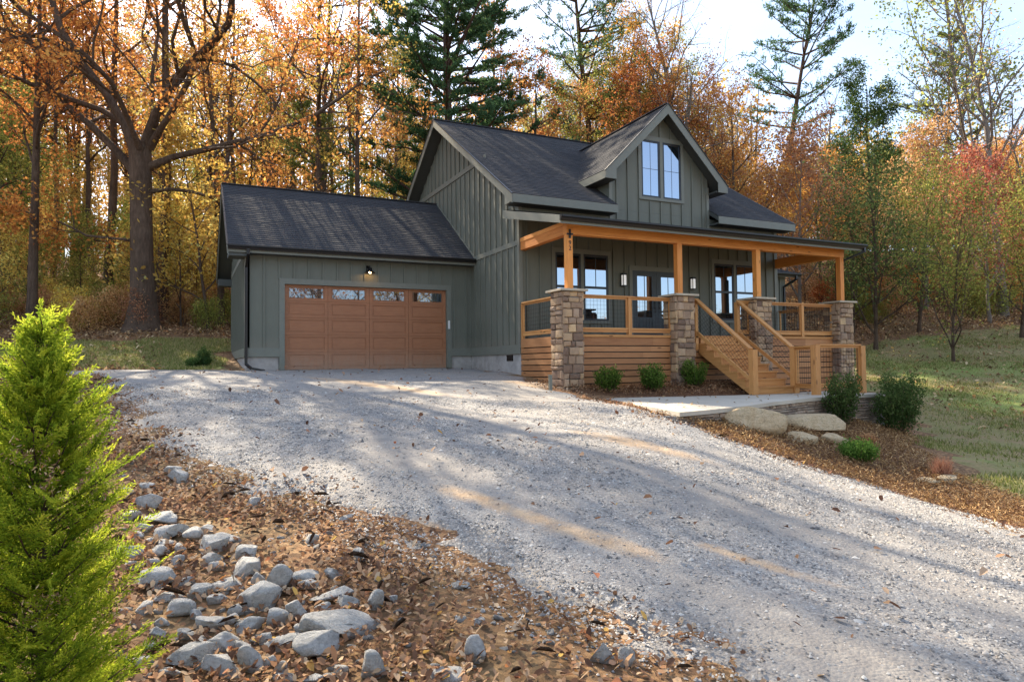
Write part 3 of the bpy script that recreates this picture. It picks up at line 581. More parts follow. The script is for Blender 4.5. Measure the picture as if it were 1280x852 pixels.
# dormer roof
DXL, DXR, DXA, DZE = 2.57, 7.11, 4.84, 5.214; YD = -.42
dsl = math.hypot(DXA-DXL, dz(DXA)-DZE)
def yback(z): return (z-4.229)/.648-.44+.12
dr = MB()
for sgn, xe in ((1, DXL), (-1, DXR)):
    upd = unit((sgn*(DXA-DXL), 0, dz(DXA)-DZE))
    roof_slope(dr, (xe, YD, DZE), upd, (0, 1, 0), dsl, lambda v: [(0, yback(DZE+v*upd[2])-YD)])
dr.bar((DXA, YD, dz(DXA)+.012), (DXA, yback(dz(DXA)), dz(DXA)+.012), .14, .03, (0, 0, 1))
P(dr, 'dormer_roof', MAT['shingle'])
ds = MB()
for sgn, xe in ((1, DXL), (-1, DXR)):
    zq = lambda x: dz(x); xa = xe+sgn*.02
    ds.prism([(xa, YD+.02, dz(xa)-.02), (DXA, YD+.02, dz(DXA)-.02), (DXA, YD+.02, dz(DXA)-T), (xa, YD+.02, dz(xa)-T)], (0, 2.3, 0))
    # small boxed return at the eave ends
    x2 = 2.97 if sgn > 0 else 6.71
    ds.box(min(xe+sgn*.03, x2), max(xe+sgn*.03, x2), YD+.03, 1.6, 4.97, 5.02)
P(ds, 'dormer_soffit', MAT['soffit'])
for sgn, xe in ((1, DXL-.0), (-1, DXR+.0)):
    xo = xe-sgn*.02
    zf = lambda x: 7.473-abs(x-4.84)*.995
    fa.prism([(xo, YD-.026, zf(xo)-.015), (DXA, YD-.026, zf(DXA)-.015), (DXA, YD-.026, zf(DXA)-.31), (xo+sgn*.38, YD-.026, zf(xo+sgn*.38)-.31), (xo+sgn*.38, YD-.026, 4.97), (xo, YD-.026, 4.97)], (0, .025, 0))
    fa.box(min(xo, xo+sgn*.02), max(xo, xo+sgn*.02), YD, 1.7, 4.972, 5.19)
    fd.prism([(xo-sgn*.02, YD-.045, zf(xo)+.0), (DXA, YD-.045, zf(DXA)+.02), (DXA, YD-.045, zf(DXA)-.012), (xo-sgn*.02, YD-.045, zf(xo)-.03)], (0, .06, 0))
P(fa, 'dormer_fascia', MAT['trim']); P(fd, 'drip_edge', MAT['black'])
dw = MB()
dw.prism([(2.97, 0, 4.203), (6.71, 0, 4.203), (6.71, 0, dz(6.71)-.17), (4.84, 0, dz(4.84)-.17), (2.97, 0, dz(2.97)-.17)], (0, .14, 0))
for x in (2.97, 6.57): dw.prism([(x, .14, 4.3), (x, 1.7, 5.3), (x, 1.7, 5.2), (x, .14, 5.14)], (.14, 0, 0))
for x in (2.972, 6.568): dw.box(x, x+.14, .14, 1.9, 4.2, 5.1)
battens(dw, 'x', 0, 3.2, 6.68, 3.62, lambda x: dz(x)-.2, [(4.0, 5.74, 4.56, 6.56)], start=3.22)
dwo = P(dw, 'dormer_wall', MAT['siding'])
dt = MB(); dt.box(2.95, 3.05, -.03, -.0015, 3.62, 5.2); dt.box(6.63, 6.73, -.03, -.0015, 3.62, 5.2); P(dt, 'corner_trim', MAT['trim'], dwo)

# windows
def window(x0, x1, z0, z1, y=0, n=2, hung=True, gap=.09):
    root = MB(); tw = .11
    root.box(x0-tw, x1+tw, y-.042, y-.001, z1, z1+.14); root.box(x0-tw, x1+tw, y-.05, y-.001, z0-.09, z0)
    root.box(x0-tw, x0, y-.040, y-.001, z0, z1); root.box(x1, x1+tw, y-.040, y-.001, z0, z1)
    wv = (x1-x0-gap*(n-1))/n
    for k in range(n-1): xm = x0+wv*(k+1)+gap*k; root.box(xm, xm+gap, y-.040, y-.001, z0, z1)
    win = P(root, 'window', MAT['trim'])
    for k in range(n):
        a = x0+k*(wv+gap); b = a+wv; fr = MB(); fw = .055
        fr.box(a, b, y-.03, y-.002, z1-fw, z1); fr.box(a, b, y-.03, y-.002, z0, z0+fw); fr.box(a, a+fw, y-.03, y-.002, z0+fw, z1-fw); fr.box(b-fw, b, y-.03, y-.002, z0+fw, z1-fw)
        zm = (z0+z1)/2
        if hung: fr.box(a+fw, b-fw, y-.027, y-.003, zm-.035, zm+.035); fr.box((a+b)/2-.009, (a+b)/2+.009, y-.020, y-.003, zm+.035, z1-fw)
        else:
            fr.box((a+b)/2-.007, (a+b)/2+.007, y-.015, y-.003, z0+fw, z1-fw); fr.box(a+fw, b-fw, y-.0145, y-.003, zm-.007, zm+.007)
        P(fr, 'sash_frame', MAT['frame'], win)
        gl = MB(); gl.box(a+fw, b-fw, y-.012, y-.004, z0+fw, z1-fw); P(gl, 'pane', MAT['glass'], win)
    return win
window(1.10, 2.86, .90, 2.80); window(6.88, 8.60, 1.0, 2.80); window(4.12, 5.62, 4.68, 6.42, 0, 2, False, .11)
# small block of casing between
# front double door
dm = MB(); dx0, dx1 = 3.72, 5.48
dm.box(dx0-.11, dx0, -.04, -.001, .362, 2.42); dm.box(dx1, dx1+.11, -.04, -.001, .362, 2.42); dm.box(dx0-.11, dx1+.11, -.042, -.001, 2.42, 2.56)
P(dm, 'door_casing', MAT['trim'])
for k, (a, b) in enumerate(((dx0, (dx0+dx1)/2-.004), ((dx0+dx1)/2+.004, dx1))):
    d_ = MB(); d_.box(a, b, -.020, -.001, .38, 2.42, .5)
    st = .17
    d_.box(a, a+st, -.034, -.02, .38, 2.42); d_.box(b-st, b, -.034, -.02, .38, 2.42); d_.box(a+st, b-st, -.034, -.02, 2.26, 2.42); d_.box(a+st, b-st, -.034, -.02, .38, .56); d_.box(a+st, b-st, -.034, -.02, .90, 1.03)
    for q in range(2): xa = a+st+.04+q*(b-a-2*st)/2; d_.box(xa, xa+(b-a-2*st)/2-.08, -.028, -.02, .60, .86)
    d_.box((a+b)/2-.010, (a+b)/2+.010, -.030, -.02, 1.03, 2.26)
    dd = P(d_, 'front_door', MAT['doorp'])
    g = MB(); g.box(a+st, b-st, -.024, -.0205, 1.03, 2.26); P(g, 'pane', MAT['glass'], dd)
    hx = b-.08 if k == 0 else a+.08
    g = MB(); g.box(hx-.025, hx+.025, -.045, -.0345, 1.28, 1.52); g.tube([(hx, -.045, 1.33), (hx, -.09, 1.33), (hx, -.09, 1.33), (hx+(.0), -.09, 1.20), (hx, -.045, 1.18)], .011, 8); g.lathe((hx, -.06, 1.47), [(.001, .03), (.03, .02), (.03, -.02), (.001, -.03)], 10); P(g, 'handle', MAT['black'], dd)
# sconces
for sx in (3.36, 5.95):
    s_ = MB(); s_.box(sx-.06, sx+.06, -.028, -.0255, 1.92, 2.30); s_.box(sx-.055, sx+.055, -.06, -.0255, 1.94, 2.28)
    for xx in (sx-.06, sx+.045): 
        for yy in (-.17, -.065): s_.box(xx, xx+.015, yy, yy+.015, 1.95, 2.25)
    s_.box(sx-.07, sx+.07, -.18, -.045, 2.25, 2.30); s_.box(sx-.065, sx+.065, -.175, -.045, 1.92, 1.95); sc_ = P(s_, 'wall_lantern', MAT['black'])
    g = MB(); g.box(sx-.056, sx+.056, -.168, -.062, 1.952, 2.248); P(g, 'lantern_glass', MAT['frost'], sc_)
# porch roof
PZ0 = 3.86; sl_p = .245; prz = lambda y: PZ0+y*sl_p   # top at wall y=0
pr = MB(); plen = math.hypot(2.98, 2.98*sl_p)
roof_slope(pr, (XL, -2.98, prz(-2.98)), unit((0, 1, sl_p)), (1, 0, 0), plen-.01, lambda v: [(0, XR-XL)])
P(pr, 'porch_roof', MAT['shingle'])
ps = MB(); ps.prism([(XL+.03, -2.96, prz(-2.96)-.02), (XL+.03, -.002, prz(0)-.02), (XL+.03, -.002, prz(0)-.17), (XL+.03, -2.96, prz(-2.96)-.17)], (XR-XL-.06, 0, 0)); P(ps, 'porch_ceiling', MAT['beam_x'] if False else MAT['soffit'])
pf = MB()
for x in (XL, XR-.03): pf.prism([(x, -3.0, prz(-3.0)-.01), (x, .16 if x < 0 else -.001, prz(.0)+.02), (x, .16 if x < 0 else -.001, prz(0)-.20), (x, -3.0, prz(-3.0)-.20)], (.03, 0, 0))
pf.box(XL+.03, XR-.03, -2.985, -2.962, prz(-3)-.20, prz(-3)-.02)
P(pf, 'porch_fascia', MAT['trim'])
# gutters
def gutter(mb_, x0, x1, y, z, s=-1):
    d = .115; hgt = .12
    prof = [(0, 0), (0, -hgt), (s*.07, -hgt), (s*.085, -hgt*.6), (s*d, -hgt*.35), (s*d, 0), (s*(d-.012), 0), (s*(d-.012), -hgt*.3), (s*.075, -hgt*.55), (s*.062, -hgt+.012), (s*.01, -hgt+.012), (s*.01, 0)]
    mb_.prism([(x0, y+a, z+b) for a, b in prof], (x1-x0, 0, 0))
    for x in (x0, x1-.006): mb_.prism([(x, y+a, z+b) for a, b in prof[:6]], (.006, 0, 0))
g1 = MB(); gutter(g1, XL-.01, XR+.01, -2.986, prz(-3)-.015); P(g1, 'porch_gutter', MAT['black'])
g2 = MB(); gutter(g2, gxl, -.03, GE0-.027, 2.985); P(g2, 'garage_gutter', MAT['black'])
def downspout(pts, w_=.075):
    m_ = MB()
    for p, q in zip(pts[:-1], pts[1:]):
        p_, q_ = np.array(p), np.array(q); dd_ = unit(q_-p_); m_.bar(p_-dd_*.02, q_+dd_*.02, w_, w_*.75, (0, 1, 0) if abs(dd_[2]) > .5 and abs(dd_[1]) < .3 else (0, 0, 1) if abs(dd_[2]) < .5 else (1, 0, 0))
    return m_
P(downspout([(GX+.02, GE0-.08, 2.87), (GX+.02, GE0-.08, 2.75), (GX+.0, GY0-.09, 2.45), (GX+.0, GY0-.09, -.25), (GX+.12, GY0-.16, -.36), (GX+.42, GY0-.42, -.43)]), 'downspout', MAT['black'])
P(downspout([(9.95, -3.04, prz(-3)-.12), (9.95, -3.04, prz(-3)-.22), (9.63, -2.32, 2.62), (9.63, -2.32, 1.44)]), 'porch_downspout', MAT['black'])
# porch frame
PX = [(.0175, .172), (3.351, 3.51), (6.13, 6.286), (9.524, 9.68)]; PF = -2.532; PB = PF+.155; BZ0, BZ1 = 2.782, 3.10
bm_ = MB(); bm_.box(.0, 9.70, PF-.012, PF+.165, BZ0, BZ1); P(bm_, 'porch_beam', MAT['beam_x'])
b2 = MB(); b2.box(.01, .17, PF+.166, -.002, BZ0, BZ0+.22); b2.box(.0, .18, PF+.166, -.001, BZ0+.225, BZ0+.33); P(b2, 'side_beam', MAT['beam_y'])
b3 = MB(); b3.box(9.53, 9.69, PF+.166, -.001, BZ0, BZ1-.02); P(b3, 'side_beam', MAT['beam_y'])
kb = MB(); kb.box(.0, .17, PF-.035, PF-.0125, BZ0-.02, BZ0+.02); kb.box(.06, .11, PF-.035, PF-.0125, BZ0-.10, BZ0+.12); P(kb, 'beam_bracket', MAT['black'])
for i, (a, b) in enumerate(PX):
    m_ = MB(); m_.box(a, b, PF, PB, 1.43, BZ0-.001); post = P(m_, 'porch_post', MAT['beam_z'])
    if i == 0:
        for ch, zc in (('9', 2.58), ('2', 2.45)):
            cu = bpy.data.curves.new('t', 'FONT'); cu.body = ch; cu.size = .15; cu.extrude = .004; cu.align_x = 'CENTER'
            to = bpy.data.objects.new('t', cu); COL.objects.link(to); me = bpy.data.meshes.new_from_object(to.evaluated_get(bpy.context.evaluated_depsgraph_get())); bpy.data.objects.remove(to)
            me.transform(Matrix.Translation(((a+b)/2, PF-.006, zc-.055)) @ Matrix.Rotation(R_(90), 4, 'X')); me.materials.clear(); me.materials.append(MAT['black']); add_obj('house_number', me, post)
# stone pillars
def stone_face(mb_, o, ux, width, z0, z1, nrm, hh=(.09, .23), ww=(.13, .30), depth=.05, taper=0):
    o, ux, nrm = map(lambda q: np.array(q, float), (o, ux, nrm)); z = z0
    while z < z1-.03:
        h_ = random.uniform(*hh); h_ = min(h_, z1-z)
        if z1-(z+h_) < .05: h_ = z1-z
        u = 0
        while u < width-.005:
            w_ = random.uniform(*ww)
            if width-(u+w_) < .09: w_ = width-u
            g_ = .006; j = lambda s=(.008 if hh[0] < .08 else .014): random.uniform(-s, s); d_ = depth*random.uniform(.6, 1.5)
            c = []
            for (dd_, ins) in ((0, g_), (d_*.7, g_+.003), (d_, g_+.018)):
                for (pu, pz) in ((u+ins, z+ins), (u+w_-ins, z+ins), (u+w_-ins, z+h_-ins), (u+ins, z+h_-ins)):
                    c.append(o+ux*(pu+j())+np.array([0, 0, pz+j()])+nrm*(dd_+(j(.006) if dd_ else -.005)))
            ctr = o+ux*(u+w_/2)+np.array([0, 0, z+h_/2])+nrm*(d_+.006)
            F = [(0, 1, 5, 4), (1, 2, 6, 5), (2, 3, 7, 6), (3, 0, 4, 7), (4, 5, 9, 8), (5, 6, 10, 9), (6, 7, 11, 10), (7, 4, 8, 11), (8, 9, 12), (9, 10, 12), (10, 11, 12), (11, 8, 12)]
            mb_.add(c+[ctr], F); u += w_
        z += h_
pcs = [(.02, -.95), (3.41, -1.05), (6.15, -1.2), (9.46, -1.5)]
for cx, zb in pcs:
    hw = .255; cy = -2.47; co = MB(); co.box(cx-hw, cx+hw, cy-hw, cy+hw, zb-.1, 1.385)
    s_ = MB()
    stone_face(s_, (cx-hw-.02, cy-hw, 0), (1, 0, 0), 2*hw+.04, zb-.1, 1.38, (0, -1, 0)); s_.V = s_.V
    stone_face(s_, (cx-hw, cy+hw+.02, 0), (0, -1, 0), 2*hw+.04, zb-.1, 1.38, (-1, 0, 0)); stone_face(s_, (cx+hw, cy-hw-.02, 0), (0, 1, 0), 2*hw+.04, zb-.1, 1.38, (1, 0, 0)); stone_face(s_, (cx+hw+.02, cy+hw, 0), (-1, 0, 0), 2*hw+.04, zb-.1, 1.38, (0, 1, 0))
    # front face origin z is zero based
    s2 = MB(); s2.F = s_.F; s2.r = s_.r; nf = 0
    pil = P(co, 'stone_pillar', MAT['mortar'])
    s_.V = [(x, y, z) for x, y, z in s_.V]
    P(s_, 'stones', MAT['stone'], pil)
    c_ = MB(); c_.box(cx-.375, cx+.375, cy-.375, cy+.375, 1.385, 1.435); P(c_, 'cap', MAT['caps'], pil)
# deck, skirting
dk = MB(); y = -2.52
while y < -.02: dk.box(.03, 9.66, y, min(y+.135, -.003), .315, .345); y += .14
P(dk, 'deck_floor', MAT['wood_x'])
sk = MB()
def skirt(mb_, a, b, fixed, alongx, zb, top=.345):
    z = top; first = True
    while z > zb:
        hgt = .235 if first else .128; z0 = z-hgt; 
        if first: pass
        cuts = [a]; 
        while cuts[-1] < b-2.4: cuts.append(cuts[-1]+random.uniform(1.6, 2.4))
        cuts.append(b)
        for c0, c1 in zip(cuts[:-1], cuts[1:]):
            if alongx: mb_.box(c0, c1-.003, fixed-.012-(.012 if first else 0), fixed+.012, z0, z)
            else: mb_.box(fixed-.012, fixed+.012, c0, c1-.003, z0, z)
        z = z0-.026; first = False
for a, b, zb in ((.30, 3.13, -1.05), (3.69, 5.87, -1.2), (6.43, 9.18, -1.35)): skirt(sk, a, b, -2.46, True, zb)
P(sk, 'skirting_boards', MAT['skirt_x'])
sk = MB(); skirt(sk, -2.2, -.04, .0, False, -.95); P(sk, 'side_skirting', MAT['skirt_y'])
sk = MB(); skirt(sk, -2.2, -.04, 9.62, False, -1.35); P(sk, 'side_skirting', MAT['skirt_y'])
bk = MB(); bk.box(.06, 9.55, -2.40, -2.36, -1.4, .30); bk.box(.06, .1, -2.36, -.02, -1.2, .30); bk.box(9.5, 9.54, -2.36, -.02, -1.4, .30); P(bk, 'skirting_backing', MAT['black'])  # solid black sheet behind the skirting boards, showing through their gaps
sh = MB(); sh.box(.0, 9.65, -2.53, -2.43, .346, .372)
P(sh, 'deck_edge_board', MAT['wood_x'])
ZR = 1.345
def rail(p, q, zt=ZR, zb=.47, mesh=True, posts=(), grid=.1, name='railing', ends=True):
    p = np.array([*p, 0.]); q = np.array([*q, 0.]); a = q-p; Ln = np.linalg.norm(a); a /= Ln; n = np.array([-a[1], a[0], 0]); ax = 'wood_x' if abs(a[0]) > abs(a[1]) else 'wood_y'
    Z = lambda pt, z: pt+np.array([0, 0, z])
    m_ = MB(); m_.bar(Z(p, zt-.018), Z(q, zt-.018), .135, .036); m_.bar(Z(p, zt-.061), Z(q, zt-.061), .04, .054)
    root = P(m_, name, MAT[ax]); m_ = MB(); m_.bar(Z(p, zb), Z(q, zb), .045, .085); m_.bar(Z(p, zb+.056), Z(q, zb+.056), .085, .03); P(m_, 'bottom_rail', MAT[ax], root)
    cuts = [0]+list(posts)+[Ln]
    for s in posts:
        c = p+a*s; pm = MB(); pm.obox(Z(c, (zt+.345)/2-.02), a, n, (0, 0, 1), .047, .055, (zt-.36)/2); P(pm, 'rail_post', MAT['wood_z'], root)
    wm = MB()
    for i in range(len(cuts)-1):
        s0 = cuts[i]+(.047 if i else 0)+.002; s1 = cuts[i+1]-(.047 if i < len(cuts)-2 else 0)-.002
        for s in (s0+.02, s1-.02): pm = MB(); c = p+a*s; pm.obox(Z(c, (zt-.09+zb+.08)/2), a, n, (0, 0, 1), .0195, .02, (zt-zb-.17)/2); P(pm, 'frame_upright', MAT['wood_z'], root)
        s = s0+.04+grid*.5
        while s < s1-.04: c = p+a*s; wm.bar(Z(c, zb+.07), Z(c, zt-.08),   .0042, .0042, tuple(n)); s += grid
        z = zb+.08+grid*.5
        while z < zt-.09: wm.bar(Z(p+a*(s0+.03), z), Z(p+a*(s1-.03), z),   .0042, .0042); z += grid
    P(wm, 'wire_mesh', MAT['wire'], root); return root
rail((.30, -2.46), (3.13, -2.46), posts=(1.53,)); rail((6.44, -2.46), (9.18, -2.46), posts=(1.48,))
rail((3.69, -2.46), (3.90, -2.46)); rail((5.50, -2.46), (5.86, -2.46)); rail((.045, -.10), (.045, -2.18)); rail((9.62, -.1), (9.62, -2.18))
for x in (3.97, 5.44):
    m_ = MB(); m_.box(x-.045, x+.045, -2.52, -2.40, .0, ZR-.04); P(m_, 'rail_post', MAT['wood_z'])
m_ = MB(); m_.box(.0, .09, -.09, -.002, .0, ZR-.04); P(m_, 'rail_post', MAT['wood_z'])
# stairs
NT_, RI, RU = 8, (.345-(PZ+.0))/8, .268
st_ = MB(); y = -2.53
stairs_root = MB()
for x in (4.035, 5.335):
    poly = [(x, -2.49, .345-RI-.032)]
    for k in range(1, NT_): zt = .345-RI*k-.034; poly += [(x, -2.53-RU*(k-1), zt), (x, -2.53-RU*k, zt)]
    yl = -2.53-RU*(NT_-1); poly += [(x, yl, PZ+.003), (x, yl+.14, PZ+.003), (x, -2.49,   .345-RI-.25)]
    stairs_root = MB(); stairs_root.prism(poly, (.04, 0, 0)); stairs = P(stairs_root, 'stair_stringer', MAT['wood_y'])
for k in range(1, NT_):
    t_ = MB(); zt = .345-RI*k; t_.box(4.015, 5.395, -2.53-RU*k-.025, -2.53-RU*(k-.5)-.003, zt-.033, zt); t_.box(4.015, 5.395, -2.53-RU*(k-.5)+.003, -2.53-RU*(k-1)-.003, zt-.033, zt); P(t_, 'tread', MAT['wood_x'], stairs)
rs_ = MB()
for k in range(1, NT_+1): zt = .345-RI*k; rs_.box(4.08, 5.33, -2.53-RU*(k-1), -2.53-RU*(k-1)+.018, max(zt+.001, PZ+.004), zt+RI-.035)
P(rs_, 'risers', MAT['wood_x'], stairs)
def stairrail(x, y1, z1):
    m_ = MB(); y0 = -2.50; z0 = 1.34
    m_.bar((x, y0, z0), (x, y1, z1), .135, .04); m_.bar((x, y0, z0-.045), (x, y1, z1-.045), .04, .055); root = P(m_, 'stair_railing', MAT['wood_y']); m_ = MB(); m_.bar((x, y0, .46), (x, y1+.06, z1-.70), .045, .085); P(m_, 'bottom_rail', MAT['wood_y'], root)
    wm = MB(); sl_ = (z1-z0)/(y1-y0); sb = (z1-.70-.46)/(y1+.06-y0); n = 18
    top = lambda y: z0-.08+(y-y0)*sl_; bot = lambda y: .50+(y-y0)*sb
    # diamond wires
    for k in range(-14, 34):
        for sg in (1, -1):
            pts = []
            for i in range(60):
                yy = y0-.02+(y1+.06-y0)*i/59; zz = .5+(yy-y0)*sb*(.5 if sg < 0 else .5)+sg*(y0-yy)*.85*1.0+(k*.115 if sg < 0 else -k*.115+.9)-.4
                if bot(yy) < zz < top(yy): pts.append((x, yy, zz))
            if len(pts) > 2: wm.bar(pts[0], pts[-1],   .0042, .0042)
    P(wm, 'wire_mesh', MAT['wire'], root); return root
stairrail(3.97, -4.40, -.035); stairrail(5.44, -4.32, .01)
for x, y, zt in ((3.97, -4.46, -.03), (5.44, -4.37, .015), (5.06, -5.32, .06), (6.66, -5.30, .04)):
    m_ = MB(); m_.box(x-.075, x+.075, y-.075, y+.075, PZ-.12 if y < -5 else PZ+.002, zt-.02); P(m_, 'newel_post', MAT['wood_z'])
rail((5.40, -4.45), (5.10, -5.24), zt=.03, zb=-.95); rail((5.14, -5.32), (6.59, -5.30), zt=.06, zb=-.93)
# side wing behind the right end
wg = MB(); wg.box(9.601, 12.45, 2.2, 7, -2.2, 2.95); battens(wg, 'x', 2.2, 9.7, 12.4, -.4, lambda x: 2.9); P(wg, 'wing_siding', MAT['siding'])
wr = MB(); upw = unit((0, 1, .30)); roof_slope(wr, (9.601, 1.85, 3.0), upw, (1, 0, 0), 3.6, lambda v: [(0, 3.25)]); P(wr, 'wing_roof', MAT['shingle'])
wf = MB(); wf.prism([(9.602, 1.87, 2.84), (9.602, 1.87, 2.985), (9.602, 5.3, 4.01), (9.602, 5.3, 3.86)], (3.23, 0, 0)); P(wf, 'wing_fascia', MAT['trim'])
g = MB(); gutter(g, 9.602, 12.86, 1.868, 2.99); P(g, 'wing_gutter', MAT['black'])
P(downspout([(12.6, 1.8, 2.9), (12.6, 1.8, 2.78), (12.3, 2.12, 2.5), (12.3, 2.12, -1.6)]), 'wing_downspout', MAT['black'])

# retaining wall
rw_path = patio_poly[2:9]+[(6.9, -4.1)]
wc = MB(); ws = MB()
for (ax_, ay_), (bx_, by_) in zip(rw_path[:-1], rw_path[1:]):
    a = np.array([ax_, ay_, 0.]); b = np.array([bx_, by_, 0.]); d = b-a; Ln = np.linalg.norm(d); d /= Ln; n = np.array([d[1], -d[0], 0]); ins = -n*.07; zb = min(h1(ax_, ay_), h1(bx_, by_))-.25; zb = min(zb, PZ-.3)
    wc.prism([tuple(a+ins+(0, 0, zb)), tuple(b+ins+(0, 0, zb)), tuple(b+ins+(0, 0, PZ-.072)), tuple(a+ins+(0, 0, PZ-.072))], tuple(-n*.25))
    stone_face(ws, tuple(a+ins), tuple(d), Ln, zb, PZ-.074, tuple(n), (.035, .075), (.12, .36), .035)
rw = empty('retaining_wall', (2, -6.6, -1.6), 'low dry-stacked ledgestone retaining wall curving under the pale concrete patio', 'wall')
me = ws.build('stone_courses', MAT['ledge'], rw, (2, -6.6, -1.6)); wc.build('wall_core', MAT['mortar'], rw, (2, -6.6, -1.6))

# ------------------------------------------------------------------ vegetation builders
class Leaves:
    def __init__(s): s.C = []; s.A = []; s.B = []; s.R = []
    def add(s, C, L_, W_, dirs=None, rnd=None, droop=0):
        C = np.asarray(C, float); n = len(C)
        if n == 0: return
        a = rng.normal(size=(n, 3)) if dirs is None else np.asarray(dirs)+rng.normal(size=(n, 3))*.35
        a[:, 2] -= droop; a /= np.linalg.norm(a, axis=1)[:, None]; b = np.cross(a, rng.normal(size=(n, 3))); b /= np.linalg.norm(b, axis=1)[:, None]
        k = rng.uniform(.7, 1.3, n)[:, None]; s.C.append(C); s.A.append(a*k*L_/2); s.B.append(b*k*W_/2); s.R.append(rng.random(n) if rnd is None else np.asarray(rnd))
    def mesh(s, name, mat):
        C, A, B, Rn = (np.concatenate(q) for q in (s.C, s.A, s.B, s.R)); n = len(C)
        V = np.stack([C-A, C+B-A*.1, C+A, C-B-A*.1], 1).reshape(-1, 3); F = np.arange(4*n).reshape(n, 4); return raw_mesh(name, V, F, mat, np.clip(Rn, 0, 1))
def rv(s=1.0): return np.array([random.gauss(0, s) for _ in range(3)])
def grow(mb_, tips, p, d, L_, r, lvl, P_, path=None):
    """recursive limb. P_: list per level of (n_children, len_ratio, angle, wander, up, start)"""
    nseg = P_[lvl].get('seg', 5); pts = [p]; dd = unit(d); q = p.copy()
    for i in range(nseg):
        dd = unit(dd+rv(P_[lvl]['wander'])+np.array([0, 0, P_[lvl]['up']])); q = q+dd*L_/nseg; pts.append(q)
    r1 = r*P_[lvl].get('taper', .35); rad = [r+(r1-r)*i/nseg for i in range(nseg+1)]
    if lvl == 0: rad[0] *= 1.45; rad[1] *= 1.0
    mb_.tube(pts, rad, 10 if lvl == 0 else 6 if lvl == 1 else 4 if lvl == 2 else 3, cap=False)
    if lvl == len(P_)-1:
        for i in range(1, nseg+1): tips.append((pts[i], dd))
        return
    K = P_[lvl]; n = K['n']
    for k in range(n):
        f = K['start']+(1-K['start'])*((k+random.random()*.8)/n); x = f*nseg; i = min(int(x), nseg-1); b = pts[i]+(pts[i+1]-pts[i])*(x-i); ax = unit(pts[i+1]-pts[i])
        an = 2.399*k+random.uniform(-.5, .5); ref = unit(np.cross(ax, (0, 0, 1) if abs(ax[2]) < .95 else (1, 0, 0))); o = np.cross(ax, ref)
        ang = R_(K['ang'])*random.uniform(.75, 1.25); nd = ax*math.cos(ang)+(ref*math.cos(an)+o*math.sin(an))*math.sin(ang)
        Lc = L_*K['ratio']*random.uniform(.7, 1.2)*(1-.55*(f-K['start'])/(1-K['start']+1e-6)*K.get('cone', .8)); rr = max(.005, min((r+(r1-r)*f)*.6, Lc*.017+.002))
        grow(mb_, tips, b, nd, Lc, rr, lvl+1, P_)
def decid(H_, r0, start, n1, ang, spread, leafn, leafL, seed, lw=None, up=.06, w0=.04, lv=3, sub=6, tw=5, jit=.24):
    random.seed(seed); mb_ = MB(); tips = []
    P_ = [dict(n=n1, ratio=spread, ang=ang, wander=w0, up=.03, start=start, seg=9, taper=.18), dict(n=sub, ratio=.5, ang=45, wander=.16, up=up, start=.2, seg=6, taper=.25), dict(n=tw, ratio=.5, ang=45, wander=.2, up=up*.5, start=.15, seg=4, taper=.4), dict(n=0, wander=.22, up=0, seg=3, ratio=0, ang=0, start=0)]
    grow(mb_, tips, np.array([0, 0, -.3]), (0, 0, 1), H_, r0, 0, P_)
    lv_ = Leaves()
    if leafn and tips:
        T = np.array([t[0] for t in tips]); idx = rng.integers(0, len(T), leafn); keep = rng.random(len(T)) < .85
        # clumps: some tips hold many leaves, some few
        wt = rng.random(len(T))**1.5+.05; wt /= wt.sum(); idx = rng.choice(len(T), leafn, p=wt)
        base = rng.normal(0, .22, len(T))
        lv_.add(T[idx]+rng.normal(size=(leafn, 3))*jit, leafL, lw or leafL*.6, rnd=rng.random(leafn)*.6+.2+base[idx], droop=.3)
    return mb_, lv_
